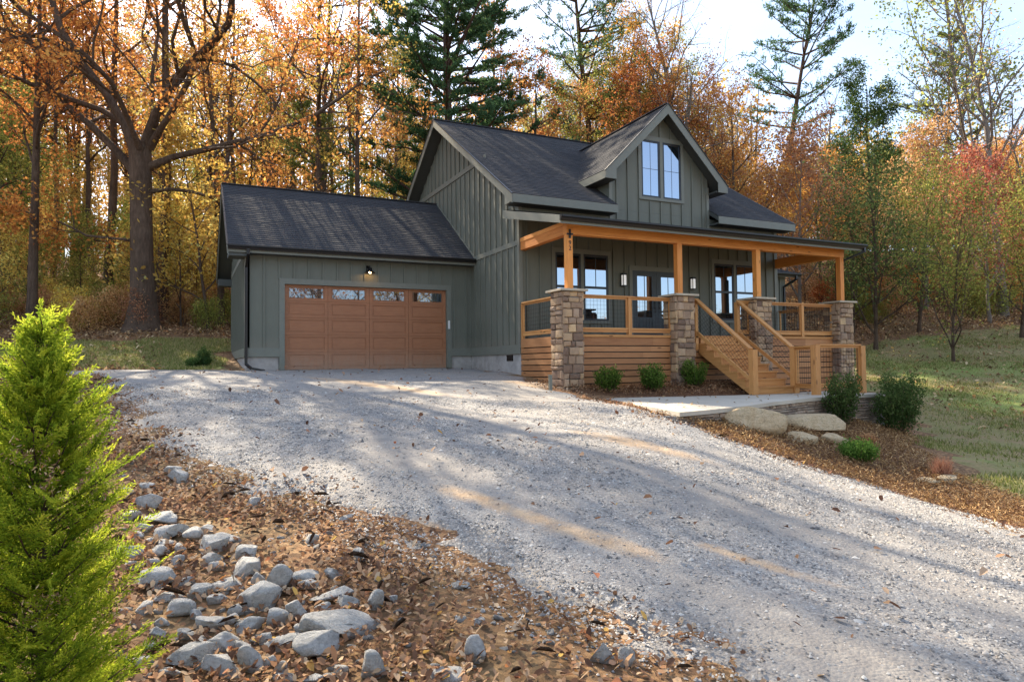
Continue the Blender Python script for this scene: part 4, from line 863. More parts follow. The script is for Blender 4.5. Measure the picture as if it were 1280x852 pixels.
def pine(H_, r0, start, nwh, blen, seed, dens=1.0, lean=0, gaps=.0, up=.02, nl=.24, nw=.055):
    random.seed(seed); mb_ = MB(); lv_ = Leaves(); pts = []; q = np.array([0, 0, -.3]); d = unit((lean, 0, 1)); n = 14
    for i in range(n+1): pts.append(q.copy()); d = unit(d+rv(.02)+np.array([lean*.05, 0, 0])); q = q+d*H_/n
    rad = [r0*(1-.93*i/n) for i in range(n+1)]; rad[0] *= 1.3; mb_.tube(pts, rad, 9, cap=False)
    for w_ in range(nwh):
        f = start+(1-start)*w_/nwh; x = f*n; i = min(int(x), n-1); b = pts[i]+(pts[i+1]-pts[i])*(x-i)
        prof = math.sin(min(1, (1-f)/(1-start)*1.25)*math.pi/2)*blen*random.uniform(.75, 1.1)*(.55+.45*min(1, (f-start)*5+.3))
        for k in range(random.randint(4, 6)):
            if random.random() < gaps: continue
            an = random.random()*6.283; L_ = prof*random.uniform(.7, 1.15)+.3; dd = np.array([math.cos(an), math.sin(an), .12+.5*f]); bp = [b]; q = b.copy(); dd = unit(dd)
            for s in range(5): dd = unit(dd+rv(.08)+np.array([0, 0, up])); q = q+dd*L_/5; bp.append(q)
            mb_.tube(bp, [max(.01, L_*.018)*(1-.15*s) for s in range(6)], 4, cap=False)
            for s in range(2, 6):
                for side in (-1, 1):
                    sdv = unit(np.cross(dd, (0, 0, 1)))*side; sl2 = L_*.30*(1.15-s*.13)*random.uniform(.6, 1.2); e = bp[s]+unit(dd*.8+sdv+rv(.15)+np.array([0, 0, .1]))*sl2
                    mb_.tube([bp[s], e], [.012, .006], 3, cap=False)
                    m_ = int(46*dens*max(.4, sl2/1.0)); tt = rng.random((m_, 1))*.85+.15; c = bp[s]+(e-bp[s])*tt; cl = rng.uniform(.1, .7)
                    nd = rng.normal(size=(m_, 3))*.6+unit(e-bp[s])*.5+np.array([0, 0, .35]); c = c+nd*.10+rng.normal(size=(m_, 3))*.07
                    lv_.add(c, nl, nw, dirs=nd, rnd=rng.random(m_)*.45+cl*.7-.05)
    return mb_, lv_
PROTO = {}
def proto(key, maker, barkm, leafm):
    mb_, lv_ = maker; tm = raw_mesh('trunk_'+key, np.array(mb_.V), mb_.F, MAT[barkm], mb_.r, True); cm = lv_.mesh('crown_'+key, LEAF[leafm]) if lv_.C else None; PROTO[key] = (tm, cm)
def tree(name, key, x, y, label, group=None, scale=1.0, rz=None, leafm=None, z=None, sz=1.0, cat='tree'):
    tm, cm = PROTO[key]; z = h1(x, y) if z is None else z; r = empty(name, (x, y, z), label, cat, group, random.random()*6.28 if rz is None else rz); r.scale = (scale, scale, scale*sz)
    t_ = add_obj('trunk', tm, r)
    if cm is not None:
        c = add_obj('crown', cm, r)
        if leafm: c.material_slots[0].link = 'OBJECT'; c.material_slots[0].material = LEAF[leafm]
    return r
# prototypes (about 20 m tall forest trees and lower understory)
proto('tall_a', decid(20, .26, .42, 16, 52, .30, 9000, .17, 1), 'bark', 'rust')
proto('tall_b', decid(22, .24, .38, 18, 46, .27, 8000, .17, 2), 'bark', 'orange')
proto('tall_c', decid(18, .20, .30, 17, 55, .33, 10000, .16, 3), 'bark', 'gold')
proto('thin', decid(20, .20, .45, 10, 50, .26, 2600, .17, 41, sub=4, tw=3), 'bark', 'rust')
proto('dense_low', decid(8, .10, .10, 18, 50, .50, 6500, .13, 34, jit=.35), 'bark', 'green')
proto('tall_bare', decid(20, .24, .35, 18, 38, .36, 900, .13, 4, up=.12), 'bark_pale', 'peach')
proto('mid_a', decid(11, .12, .22, 15, 50, .36, 9000, .14, 5), 'bark', 'gold')
proto('mid_b', decid(10, .11, .18, 16, 46, .42, 8000, .14, 6, up=.1), 'bark_pale', 'peach')
proto('sap_a', decid(5.5, .045, .15, 14, 50, .36, 3500, .11, 8, jit=.18), 'bark', 'gold')
proto('sap_b', decid(4.5, .04, .1, 14, 48, .42, 4000, .10, 9, jit=.18), 'bark', 'olive')
proto('bush', decid(2.0, .03, .03, 14, 55, .75, 3500, .09, 10, jit=.16), 'bark', 'olive')
proto('pine_dense', pine(34, .40, .12, 42, 7.2, 12, 1.9, nw=.075, nl=.28), 'bark_red', 'pine')
proto('pine_open', pine(25, .32, .45, 15, 5.2, 13, 1.2, gaps=.25), 'bark_red', 'pine')
proto('pine_scrag', pine(20, .24, .45, 13, 3.8, 14, 1.1, lean=.12, gaps=.35, up=.05), 'bark_red', 'pine')

# ------------------------------------------------------------------ landmark trees
def gp(u, d): p = at(u, 455, d); return p[0], p[1]
# the great oak on the left
random.seed(21); om = MB(); tips = []
OX, OY = gp(178, 27.5); oz = h1(OX, OY)
trunk = [np.array(p) for p in [(0, 0, -.3), (0, 0, .25), (.02, 0, 1.2), (-.05, 0, 3), (-.1, .05, 5.2), (-.15, .05, 7.6)]]
om.tube(trunk, [.90, .66, .50, .43, .41, .44], 14, cap=False)
right = R3; 
def loc(r_, z_, dd=0): return np.array([right[0]*r_+_F[0]*dd, right[1]*r_+_F[1]*dd, z_])
OL = [dict(n=9, ratio=.50, ang=48, wander=.13, up=.03, start=.22, seg=9, taper=.28), dict(n=6, ratio=.5, ang=48, wander=.18, up=.03, start=.2, seg=6, taper=.3), dict(n=5, ratio=.45, ang=45, wander=.2, up=0, start=.2, seg=4, taper=.4), dict(n=0, wander=.2, up=0, seg=3, ratio=0, ang=0, start=0)]
for (p, d, L_, r) in [(loc(-.2, 7.0), loc(-.35, 1.0, .1), 13, .36), (loc(.05, 7.4), loc(.22, 1.0, -.1), 13, .38), (loc(.1, 6.6), loc(1.0, .62, .15), 11, .26), (loc(-.3, 6.4), loc(-1.0, .55, -.1), 12, .30), (loc(-.2, 7.2), loc(-.9, .95, .3), 12, .26), (loc(.2, 7.4), loc(.8, 1.1, -.3), 11, .25), (loc(.1, 5.6), loc(1, .16, .3), 8, .15), (loc(-.3, 3.6), loc(-1.0, .03, -.1), 6.5, .11), (loc(0, 7), loc(.1, .8, -1), 10, .22), (loc(0, 7), loc(-.2, .8, 1), 10, .22)]:
    L2 = [dict(q) for q in OL]; L2[0]['n'] = 8; L2[1]['n'] = 5; L2[2]['n'] = 4; L2[0]['wander'] = .17; L2[0]['seg'] = 9
    n0 = len(om.V); grow_r = r
    # limbs start at level 1 radius rules
    pts = [p]; dd = unit(d); q = p.copy()
    grow(om, tips, p, d, L_, r/1.9, 0, L2)
lv_ = Leaves(); T = np.array([t_[0] for t_ in tips]); wt = rng.random(len(T))**1.5+.04; wt /= wt.sum(); idx = rng.choice(len(T), 25000, p=wt)
lv_.add(T[idx]+rng.normal(size=(25000, 3))*.18, .15, .09, rnd=rng.random(25000)*.6+.15+rng.normal(0, .2, len(T))[idx], droop=.4)
oak = empty('oak_tree', (OX, OY, oz), 'huge old oak with thick dark forked trunk and rust-orange leaves, left of the garage', 'tree')
add_obj('trunk', raw_mesh('oak_trunk', np.array(om.V), om.F, MAT['bark'], om.r, True), oak); add_obj('crown', lv_.mesh('oak_crown', LEAF['rust']), oak)
x, y = gp(203, 30); tree('forest_tree', 'thin', x, y, 'tall dark-trunked tree standing just right of the huge oak trunk', None, 1.25, 0, 'orange')
x, y = gp(40, 27); tree('forest_tree', 'tall_a', x, y, 'slim crooked dark tree left of the huge oak, behind the bright conifer', None, .8, 1.0, 'rust')
x, y = gp(262, 29); tree('forest_tree', 'sap_a', x, y, 'thin leaning tree between the oak and the garage corner', None, 1.7, 2.0, 'gold')
x, y = gp(578, 37); tree('white_pine', 'pine_dense', x, y, 'dense dark green pine rising right behind the left end of the main roof', None, .86, 0, 'pine')
x, y = gp(400, 34); tree('forest_tree', 'thin', x, y, 'tall dark straight tree standing behind the middle of the garage roof', None, 1.1, 3, 'rust')
x, y = gp(425, 36); tree('white_pine', 'pine_scrag', x, y, 'thin green pine behind the garage ridge with few low branches', None, .62, 3, 'pineolive')
x, y = gp(750, 44); tree('white_pine', 'pine_open', x, y, 'tall open-branched pine behind the main roof left of the dormer peak', None, 1.04, 1.2, 'pine')
x, y = gp(965, 48); tree('white_pine', 'pine_scrag', x, y, 'scraggly leaning pine with sparse branches right of the dormer', None, 1.25, -.5, 'pine')
x, y = gp(862, 40); tree('bare_tree', 'tall_bare', x, y, 'tall bare grey tree with fanning twigs behind the dormer peak', None, 1.0, 2.2)
x, y = gp(1042, 46); tree('bare_tree', 'tall_bare', x, y, 'thin bare tree between the scraggly pine and the round-topped evergreen', None, .68, .3)
proto('round', decid(17, .22, .42, 20, 62, .22, 17000, .16, 31, up=.1), 'bark', 'green')
x, y = gp(1100, 44); tree('evergreen_tree', 'round', x, y, 'round-topped dark evergreen standing against the open sky', None, .84, .5, 'green')
proto('fan', decid(21, .20, .25, 17, 30, .42, 7000, .2, 32, up=.12), 'bark_pale', 'pineolive')
x, y = gp(1215, 38); tree('tall_tree', 'fan', x, y, 'tall pale-trunked tree with thin olive crown fanning up at far right', None, 1.0, .5, 'olive')
x, y = gp(1256, 36); tree('bare_tree', 'tall_bare', x, y, 'tall bare pale tree at the right edge of the picture', None, .95, 1.5)
x, y = gp(1180, 44); tree('white_pine', 'pine_open', x, y, 'olive-green pine behind the tall pale-trunked tree at far right', None, .68, 2.5, 'pineolive')
x, y = gp(1095, 30); tree('evergreen_tree', 'dense_low', x, y, 'dense dark green tree at the lawn edge just right of the porch roof', None, .95, 1, 'midgreen')
x, y = gp(1068, 33); tree('evergreen_tree', 'dense_low', x, y, 'deep green tree half hidden by the right end of the porch', None, .75, 1, 'midgreen')
proto('multi', decid(5.6, .06, .08, 16, 26, .62, 4800, .085, 33, up=.05, jit=.16), 'bark', 'olive')
x, y = gp(1192, 27); tree('lawn_tree', 'multi', x, y, 'small multi-stemmed tree with olive leaves growing alone on the lawn', None, 1.10, 0, 'olive', cat='tree')
x, y = gp(1278, 30); tree('understory_tree', 'dense_low', x, y, 'yellow-green leafed tree at the right edge beyond the lawn', None, .8, 2, 'olive')
x, y = gp(1150, 32); tree('understory_tree', 'dense_low', x, y, 'olive-green bushy tree behind the small lawn tree', None, .85, 2, 'olive')
x, y = gp(1240, 33); tree('red_maple', 'mid_b', x, y, 'red-leafed tree between the two tall trees at far right', None, .8, 3, 'red')
x, y = gp(1160, 38); tree('red_maple', 'mid_b', x, y, 'rusty brown tree just right of the round-topped evergreen', None, .98, 1, 'peach')
x, y = gp(935, 37); tree('autumn_tree', 'tall_c', x, y, 'bright orange tree rising behind the right slope of the dormer', None, .72, 1, 'orange')
x, y = gp(1000, 35); tree('autumn_tree', 'mid_b', x, y, 'peach-coloured tree behind the right end of the main roof', None, .98, 1, 'peach')
x, y = gp(680, 36); tree('autumn_tree', 'tall_c', x, y, 'orange-brown tree behind the ridge of the main roof', None, .80, 1, 'orange')
x, y = gp(805, 38); tree('autumn_tree', 'tall_a', x, y, 'rust-brown tree behind the peak of the dormer', None, .72, 1, 'rust')
# forest fill
kinds_L = [('tall_a', 'rust', 1.1), ('tall_b', 'olive', .9), ('mid_a', 'olive', 1), ('tall_b', 'orange', 1), ('tall_c', 'gold', .95), ('tall_a', 'peach', .9), ('mid_a', 'gold', 1), ('tall_b', 'rust', .9), ('mid_b', 'peach', 1.1), ('tall_bare', 'peach', 1)]
kinds_R = [('mid_b', 'peach', 1.0), ('mid_a', 'orange', .95), ('mid_b', 'gold', .9), ('tall_bare', 'peach', .75), ('mid_a', 'peach', 1.0), ('mid_b', 'olive', .85), ('mid_a', 'rust', .9)]
LAB = {'rust': 'rust-leafed', 'orange': 'orange-leafed', 'gold': 'golden-leafed', 'peach': 'pale brown-leafed', 'red': 'red-leafed', 'olive': 'olive-leafed', 'bare': 'nearly bare'}
random.seed(5)
used = []
def fill(n, ulo, uhi, dlo, dhi, kinds, zone, zg, mind=2.3, smul=1.0, name='forest_tree', corridor=True):
    k = 0; tries = 0
    while k < n and tries < n*40:
        tries += 1; u = random.uniform(ulo, uhi); d = math.sqrt(random.uniform(dlo**2, dhi**2)); x, y = gp(u, d)
        if any((x-a)**2+(y-b)**2 < mind**2 for a, b in used): continue
        if -9.5 < x < 13 and y < 15: continue
        key, lm, sc = random.choice(kinds)
        if -24 < x < 14 and key.startswith('tall') and y < 40:
            if random.random() < .75: continue
            key = 'thin'
        if -22 < x < 3 and key.startswith('mid') and y < 24 and random.random() < .7: continue
        if key == 'thin' and -20 < x < 12 and y < 36 and random.random() < .72: continue
        used.append((x, y)); kk = 'bare' if key == 'tall_bare' else lm; cat_ = 'tree' if 'bush' not in name else 'bush'
        tree(name, key, x, y, f'{LAB[kk]} {zone}', f'{LAB[kk]} {zg}', sc*smul*random.uniform(.85, 1.15), None, lm, cat=cat_); k += 1
fill(34, -160, 520, 33, 66, kinds_L, 'forest tree in the woods behind the garage and oak', 'trees in the woods on the left')
fill(26, 520, 900, 38, 60, kinds_L, 'forest tree showing over the main roof', 'trees showing over the main roof', corridor=False, smul=.8)
fill(28, 880, 1400, 39, 62, kinds_R, 'tree in the woods beyond the lawn', 'trees in the woods on the right', corridor=False, smul=.85)
thn = [('thin', 'rust', 1), ('thin', 'olive', .95), ('thin', 'orange', 1.1), ('thin', 'gold', .9)]
fill(48, -120, 640, 29, 58, thn, 'slim dark-trunked tree in the woods behind the garage and oak', 'slim dark-trunked trees in the woods on the left', 1.5, name='forest_tree', corridor=False)
thr = [('thin', 'peach', .75), ('thin', 'olive', .75), ('tall_bare', 'peach', .65)]
fill(10, 640, 960, 38, 58, thr, 'slim tree in the woods right of the house', 'slim trees in the woods on the right', 1.5, corridor=False)
saps = [('sap_a', 'gold', 1), ('sap_b', 'olive', 1.1), ('sap_b', 'olive', 1), ('sap_a', 'orange', 1), ('sap_b', 'gold', 1.1), ('sap_a', 'rust', .9)]
fill(70, -120, 640, 28, 52, saps, 'sapling growing under the trees behind the garage and oak', 'saplings in the woods on the left', 1.1, name='sapling', corridor=False)
sapr = [('sap_b', 'olive', .8), ('sap_a', 'peach', .9), ('sap_b', 'peach', .8), ('sap_a', 'rust', .8)]
fill(20, 1000, 1380, 35, 50, sapr, 'sapling along the edge of the woods beyond the lawn', 'saplings in the woods on the right', 1.1, name='sapling', corridor=False)
bsh = [('bush', 'peach', .7), ('bush', 'olive', .7), ('bush', 'gold', .8)]
fill(60, -60, 310, 26.5, 40, bsh, 'low bush on the forest floor left of the garage', 'low bushes in the woods on the left', .9, name='forest_bush', corridor=False)
bshr = [('bush', 'olive', .8), ('bush', 'rust', .7), ('bush', 'peach', .8)]
fill(34, 1020, 1330, 34, 46, bshr, 'low bush along the leafy bank beyond the lawn', 'low bushes on the right bank', .9, name='forest_bush', corridor=False)
# trees on the far side of the yard, mirrored in the window glass
for i, (x, y, k_, lm, sc_) in enumerate([(-12, -48, 'tall_a', 'rust', .8), (-3, -50, 'tall_c', 'gold', 1.2), (4, -47, 'tall_a', 'rust', 1.2), (9, -52, 'tall_c', 'orange', 1.3), (12, -46, 'tall_a', 'gold', 1.2), (17, -49, 'tall_c', 'rust', 1.2), (24, -44, 'mid_a', 'olive', 1.0), (31, -40, 'mid_a', 'rust', .9), (38, -34, 'mid_a', 'olive', .8), (-24, -44, 'mid_a', 'gold', 1)]):
    tree('yard_tree', k_, x, y, 'autumn tree across the yard, seen only mirrored in the windows', 'trees mirrored in the windows', sc_, None, lm)
# far woodland mass
random.seed(3); fw = MB(); fl = Leaves()
for i in range(330):
    u = random.uniform(-250, 1500); d = random.uniform(64, 105); x, y = gp(u, d); z = h1(x, y); hh = random.uniform(13, 21)*(.72 if u > 950 else 1); r = random.uniform(.1, .25); q = np.array([x, y, z-.3])
    fw.tube([q, q+(random.uniform(-.4, .4), 0, hh*.5), q+(random.uniform(-.8, .8), 0, hh)], [r, r*.7, r*.15], 5, cap=False)
    m_ = 420; cz = rng.uniform(.12, 1, m_); rad = 2.6*np.sqrt(rng.random(m_)); an = rng.random(m_)*6.283; cl = rng.uniform(0, 1)
    fl.add(np.stack([x+rad*np.cos(an), y+rad*np.sin(an), z+hh*cz+rng.normal(0, .3, m_)], -1), .42, .3, rnd=np.clip(rng.random(m_)*.4+cl*.6, 0, 1))
LEAF['far'] = leaf('far_autumn_leaves', [(0, (.22, .12, .05)), (.3, (.36, .18, .06)), (.55, (.50, .26, .07)), (.8, (.50, .34, .08)), (1, (.26, .22, .08))], .5)
me = fl.mesh('far_leaves', LEAF['far']); wood_o = add_obj('woodland', me); tag(wood_o, 'far hazy mass of autumn woods on the hillside behind everything', 'woods', kind='stuff')
fo = add_obj('woodland_trunks', raw_mesh('far_trunks', np.array(fw.V), fw.F, MAT['bark'], fw.r, True), wood_o)

# ------------------------------------------------------------------ shrubs
def shrub(name, x, y, hgt, wid, leafm, n, L_, label, cat='shrub', group=None, seed=1, upright=.5, jag=.25, z=None):
    random.seed(seed); mb_ = MB(); lv_ = Leaves(); z = h1(x, y) if z is None else z
    for k in range(int(26)):
        an = k*2.399; rr = wid*.5*math.sqrt((k+.5)/26); hh = hgt*math.sqrt(max(.05, 1-(rr/(wid*.5))**2*(1-upright)))*random.uniform(1-jag, 1.08)
        e = np.array([math.cos(an)*rr, math.sin(an)*rr, hh]); m0 = e*np.array([.55, .55, .18])+np.array([0, 0, .02]); pts = [np.array([0, 0, -.03]), m0, e]
        mb_.tube(pts, [.008, .005, .003], 4, cap=False); m_ = n//26; tt = rng.random(m_)**.7; c = (m0[None]*(1-tt[:, None])+e[None]*tt[:, None]); c = c+rng.normal(size=(m_, 3))*wid*.07
        nd = (e-m0)/np.linalg.norm(e-m0)+rng.normal(size=(m_, 3))*.7; lv_.add(c, L_, L_*.45, dirs=nd, rnd=rng.random(m_)*.6+.4*tt-.05+random.uniform(-.1, .1))
    r = empty(name, (x, y, z), label, cat, group); add_obj('stems', raw_mesh('stems', np.array(mb_.V), mb_.F, MAT['bark'], mb_.r), r); add_obj('foliage', lv_.mesh('foliage', LEAF[leafm]), r); return r
for (u, v, h_, lab, sd_) in ((760, 488, .56, 'round bright green shrub nearest the left stone pillar, against the cedar skirting', 1), (815, 490, .58, 'bright green shrub midway between the two left stone pillars', 2), (868, 489, .66, 'spiky bright green shrub in front of the second stone pillar beside the stairs', 3)):
    p = aty = CAMP+ray(u, v)*((-3.1-CAMP[1])/ray(u, v)[1]); shrub('green_shrub', p[0], -3.12, h_*1.1, .66, 'shrub', 2700, .06, lab, seed=sd_, z=h1(p[0], -3.12)+.04, jag=.55 if sd_ == 3 else .42, upright=.7)
for (u, v, d, h_, w_, lab, sd_, lm) in ((1054, 534, 14.6, 1.15, .75, 'tall dark holly bush in front of the stone retaining wall', 4, 'holly'), (1124, 544, 15.4, 1.38, 1.05, 'large dense dark bush at the right end of the retaining wall', 5, 'holly')):
    p = hit(u, v); shrub('holly_bush', p[0], p[1], h_, w_, lm, 6500 if sd_ == 5 else 3600, .065, lab, seed=sd_, upright=.8, jag=.4)
p = hit(1073, 578); shrub('low_shrub', p[0], p[1], .36, .62, 'shrub', 4500, .04, 'low light green shrub beside the tan boulders on the mulch', seed=6)
p = hit(1086, 560); shrub('dry_flowers', p[0], p[1], .30, .3, 'peach', 900, .03, 'small dried orange-brown flower clump behind the low green shrub', 'plant', seed=7)
p = hit(255, 459); shrub('dwarf_spruce', p[0], p[1], .62, .42, 'green', 3500, .05, 'tiny dark conical evergreen by the left corner of the garage', seed=8, upright=.05)
p = hit(243, 460); shrub('low_shrub', p[0], p[1], .28, .5, 'holly', 2000, .05, 'low dark shrub left of the tiny conical evergreen', seed=9)
# red grass clump
p = hit(1177, 600); gl_ = Leaves(); m_ = 420; an = rng.random(m_)*6.28; rr = rng.random(m_)*.14; hh = rng.uniform(.12, .48, m_)
gl_.add(np.stack([rr*np.cos(an), rr*np.sin(an), hh*.5], -1), .36, .006, dirs=np.stack([rr*np.cos(an)*2, rr*np.sin(an)*2, np.ones(m_)*1.2], -1))
o = add_obj('grass_clump', gl_.mesh('grass_clump', LEAF['redgrass']), None, tuple(p)); tag(o, 'wispy reddish ornamental grass clump beside two small flat rocks', 'plant')
# stake beside the left pillar
p = CAMP+ray(688, 481)*((-2.95-CAMP[1])/ray(688, 481)[1]); m_ = MB(); m_.box(-.035, .035, -.03, .03, -.2, .36); m_.box(-.045, .045, -.04, .04, .36, .375)
o = m_.build('wooden_stake', MAT['trim']); o.location = (p[0], p[1], h1(p[0], p[1])); tag(o, 'short grey-green stake standing at the foot of the left stone pillar', 'stake')

# ------------------------------------------------------------------ foreground conifer
random.seed(77)
cx_, cy_ = gp(52, 2.75); cz_ = h1(cx_, cy_); cm_ = MB(); cl_ = Leaves(); HT = (-.345+(462-366)/CP['f']*2.75)-cz_-.13
ax_pts = [np.array([.02*math.sin(z*3), .015*math.cos(z*4), z]) for z in np.linspace(-.05, HT, 12)]
cm_.tube(ax_pts, [.028*(1-i/12)+.004 for i in range(12)], 7)
segs = MB()
def spray(p, d, L_, nrm):
    """flat feathery spray: axis with alternate side shoots, each lined with tiny scale leaves"""
    d = unit(d); s_ = unit(np.cross(d, nrm)); n = max(5, int(L_/.016)); C = []; D = []; Rr = []
    q = p.copy()
    for i in range(n):
        d = unit(d+rv(.05)+np.array([0, 0, -.015])); q = q+d*L_/n; f = i/n; sl2 = L_*.42*(1-f)**.8*random.uniform(.7, 1.1)+.012
        C.append(q-d*L_/n*.5); D.append(d); Rr.append(f)
        for sg in (1, -1):
            e = unit(d*.85+s_*sg*.8+rv(.10)); m_ = max(2, int(sl2/.011))
            for j in range(m_):
                g_ = j/m_; c = q+e*sl2*g_+np.array([0, 0, -.06*sl2*g_]); C.append(c); D.append(e+rv(.25)); Rr.append(f*.5+g_*.5)
                if random.random() < .6: C.append(c+rv(.004)); D.append(unit(e+s_*sg*random.choice((-1, 1))*.9+rv(.2))); Rr.append(f*.5+g_*.5)
    tone = random.uniform(-.28, .16)
    cl_.C.append(np.array(C)); a = np.array(D); a /= np.linalg.norm(a, axis=1)[:, None]; b = np.cross(a, np.array(nrm)+rng.normal(size=a.shape)*.35); b /= np.linalg.norm(b, axis=1)[:, None]; k = rng.uniform(.7, 1.3, (len(a), 1))
    cl_.A.append(a*.0095*k); cl_.B.append(b*.0024*k); cl_.R.append(np.clip(np.array(Rr)*.75+rng.random(len(a))*.25+tone, 0, 1))
nb = 265
for k in range(nb):
    f = (k+.5)/nb; z = .05+(HT-.08)*f**.95; an = k*2.399+random.uniform(-.3, .3); rad = (.28*min(1, (1-f)/.30)**.9*(.62+.38*(1-f))+.025)*random.uniform(.55, 1.25)
    if f > .86 and k % 2: continue
    if f > .88: rad = .03+.08*random.random()
    b = np.array([0, 0, z]); el = .25+.6*f+random.uniform(-.15, .2); d = unit((math.cos(an), math.sin(an), el)); q = b.copy(); pts = [b]
    for s in range(6):
        d = unit(d+rv(.07)+np.array([0, 0, .07])); q = q+d*rad/6*1.15; pts.append(q)
    cm_.tube(pts, [.006*(1-s/8) for s in range(7)], 4, cap=False)
    for s in range(2, 7):
        for sg in ((1, -1) if s < 6 else (0,)):
            if sg and random.random() < .18: continue
            side = unit(np.cross(d, (0, 0, 1)))*sg; nrm = unit(np.cross(d, side) + rv(.45)) if sg else unit(rv(1)+np.array([0, 0, .5])); spray(pts[s], d+side*.7+np.array([0, 0, random.uniform(-.15, .35)]), (.08+.12*random.random())*(1-.5*f*f), nrm)
for k in range(10): spray(np.array([0, 0, HT-.02-k*.03]), np.array([math.cos(k*2.4)*.5, math.sin(k*2.4)*.5, .8]), .11, unit(rv(1)))
cb_ = Leaves()
for k in range(26):
    z = random.uniform(.15, HT*.75); an = random.random()*6.28; c0 = np.array([math.cos(an), math.sin(an), 0])*random.uniform(.08, .22)+np.array([0, 0, z]); m_ = 70
    cb_.add(c0+rng.normal(size=(m_, 3))*.025+np.outer(rng.random(m_)*.10, (math.cos(an), math.sin(an), .3)), .018, .005)
con = empty('young_conifer', (cx_, cy_, cz_), 'bright yellow-green feathery young conifer close to the camera at the left', 'conifer')
add_obj('trunk', raw_mesh('conifer_trunk', np.array(cm_.V), cm_.F, MAT['bark_red'], cm_.r, True), con); add_obj('foliage', cl_.mesh('conifer_foliage', LEAF['cypress']), con); add_obj('browned_sprays', cb_.mesh('browned_sprays', LEAF['litter']), con)
print('conifer leaves', sum(len(c) for c in cl_.C))

# ------------------------------------------------------------------ rocks
import bmesh
def rock_mesh(seed, sx, sy, sz, cuts=14, sub=3, rough=.016, lo=.36):
    r_ = np.random.default_rng(seed); bm = bmesh.new(); bmesh.ops.create_icosphere(bm, subdivisions=sub, radius=1.0)
    V = np.array([v.co[:] for v in bm.verts]); F = np.array([[v.index for v in f.verts] for f in bm.faces]); bm.free()
    V = V/(np.abs(V)**3.5).sum(1)[:, None]**(1/3.5)*.9
    for _ in range(cuts):
        n = r_.normal(size=3); n /= np.linalg.norm(n); d = r_.uniform(lo, .76); q = V@n; m = q > d; V[m] -= np.outer(q[m]-d, n)*.97
    V0 = V.copy(); ph = r_.uniform(0, 6, 6); nr = np.sin(V[:, 0]*5+ph[0])*np.sin(V[:, 1]*6+ph[1])*np.sin(V[:, 2]*5+ph[2])+.6*np.sin(V[:, 0]*13+ph[3])*np.sin(V[:, 1]*11+ph[4])
    V *= (1+rough*nr)[:, None]; V += r_.normal(size=V.shape)*rough*.35
    V *= np.array([sx, sy, sz])/np.array([V[:, 0].max()-V[:, 0].min(), V[:, 1].max()-V[:, 1].min(), V[:, 2].max()-V[:, 2].min()]); return V, F
random.seed(9)
def put_rock(cu, cv, wpx, hpx, seed, mat='rock', label=None, group=None, name='rock', cat='rock', flat=.55, bury=.24):
    b = hit(cu, cv+hpx*.38); d = proj(b)[2]; W = wpx*d/CP['f']; hh = hpx*d/CP['f']; D_ = W*random.uniform(.6, .8); el = math.atan2(CAMP[2]-b[2], d)
    Hh = max(.35*hh, (hh-D_*math.sin(el)*.85)/max(.5, math.cos(el)))*1.25+.02; Hh = max(Hh, W*.3); Hh = min(Hh, W*(.30 if W > 1.1 else .42)) if mat == 'boulder' else Hh
    W *= 1.03; Hh *= 1.2; V, F = rock_mesh(seed, W*1.04, D_*1.1, Hh, cuts=(7 if mat == 'boulder' else 10+seed % 7), sub=4 if W > .2 else 3, lo=(.52 if mat == 'boulder' else .36)); a = -_th+random.uniform(-.25, .25); me = raw_mesh(name, V, F, MAT[mat], None, False)
    g_ = hit(cu, cv+hpx*.15); o = add_obj(name, me, None, (g_[0], g_[1], h1(g_[0], g_[1])+Hh*(.5-bury))); o.rotation_euler = (random.uniform(-.12, .12), random.uniform(-.12, .12), a); tag(o, label, cat, group); return o
rk = [(245,115,80,45),(130,210,85,55),(197,262,125,35),(195,325,120,50),(200,358,65,30),(170,390,75,40),(85,395,90,45),(70,250,80,30),(60,175,45,30),(310,330,80,50),(370,370,120,65),(370,418,85,45),(415,345,90,35),(355,305,60,30),(480,395,85,65),(490,455,105,60),(530,495,50,45),(435,508,110,40),(155,475,150,65),(80,435,70,30),(320,538,75,55),(205,545,110,40),(235,610,95,50),(535,565,190,100),(610,505,85,80),(670,610,75,60),(590,640,90,65),(505,660,90,45),(360,660,85,60),(835,668,255,95),(765,750,160,80),(650,725,140,70),(705,475,110,40),(720,505,70,35),(800,465,60,30),(820,540,150,55),(865,580,85,50),(770,600,60,35),(960,580,70,70),(1015,570,45,30),(900,410,40,50),(290,770,190,95),(410,725,120,80),(400,810,150,90),(510,800,90,75),(215,830,90,40),(110,800,90,40),(610,825,50,40),(640,845,80,30),(740,845,90,30),(835,828,65,40),(950,825,90,80),(1045,835,80,30),(860,258,50,20),(520,205,50,25),(725,340,50,25),(130,150,50,22),(215,90,60,22),(120,300,60,30),(240,430,50,30),(100,330,50,25)]
rk += [(150,430,60,30),(265,500,55,30),(175,515,50,25),(390,560,60,30),(450,600,60,35),(270,690,70,40),(160,690,60,35),(330,720,60,35),(470,750,60,40),(560,710,55,35),(580,790,60,40),(120,600,60,35),(180,640,55,30),(430,640,50,28),(700,680,60,35),(300,620,50,30),(145,740,70,40),(380,440,55,28),(250,380,45,25),(140,350,50,24)]
rk = [(140+a/2.918, 560+b/2.918, c/2.918, d/2.918) for a, b, c, d in rk]+[(500+a/2.918, 560+b/2.918, c/2.918, d/2.918) for a, b, c, d in ((280,770,75,70),(150,840,130,50),(745,770,90,70),(830,790,60,60),(225,508,70,25),(285,645,40,20))]
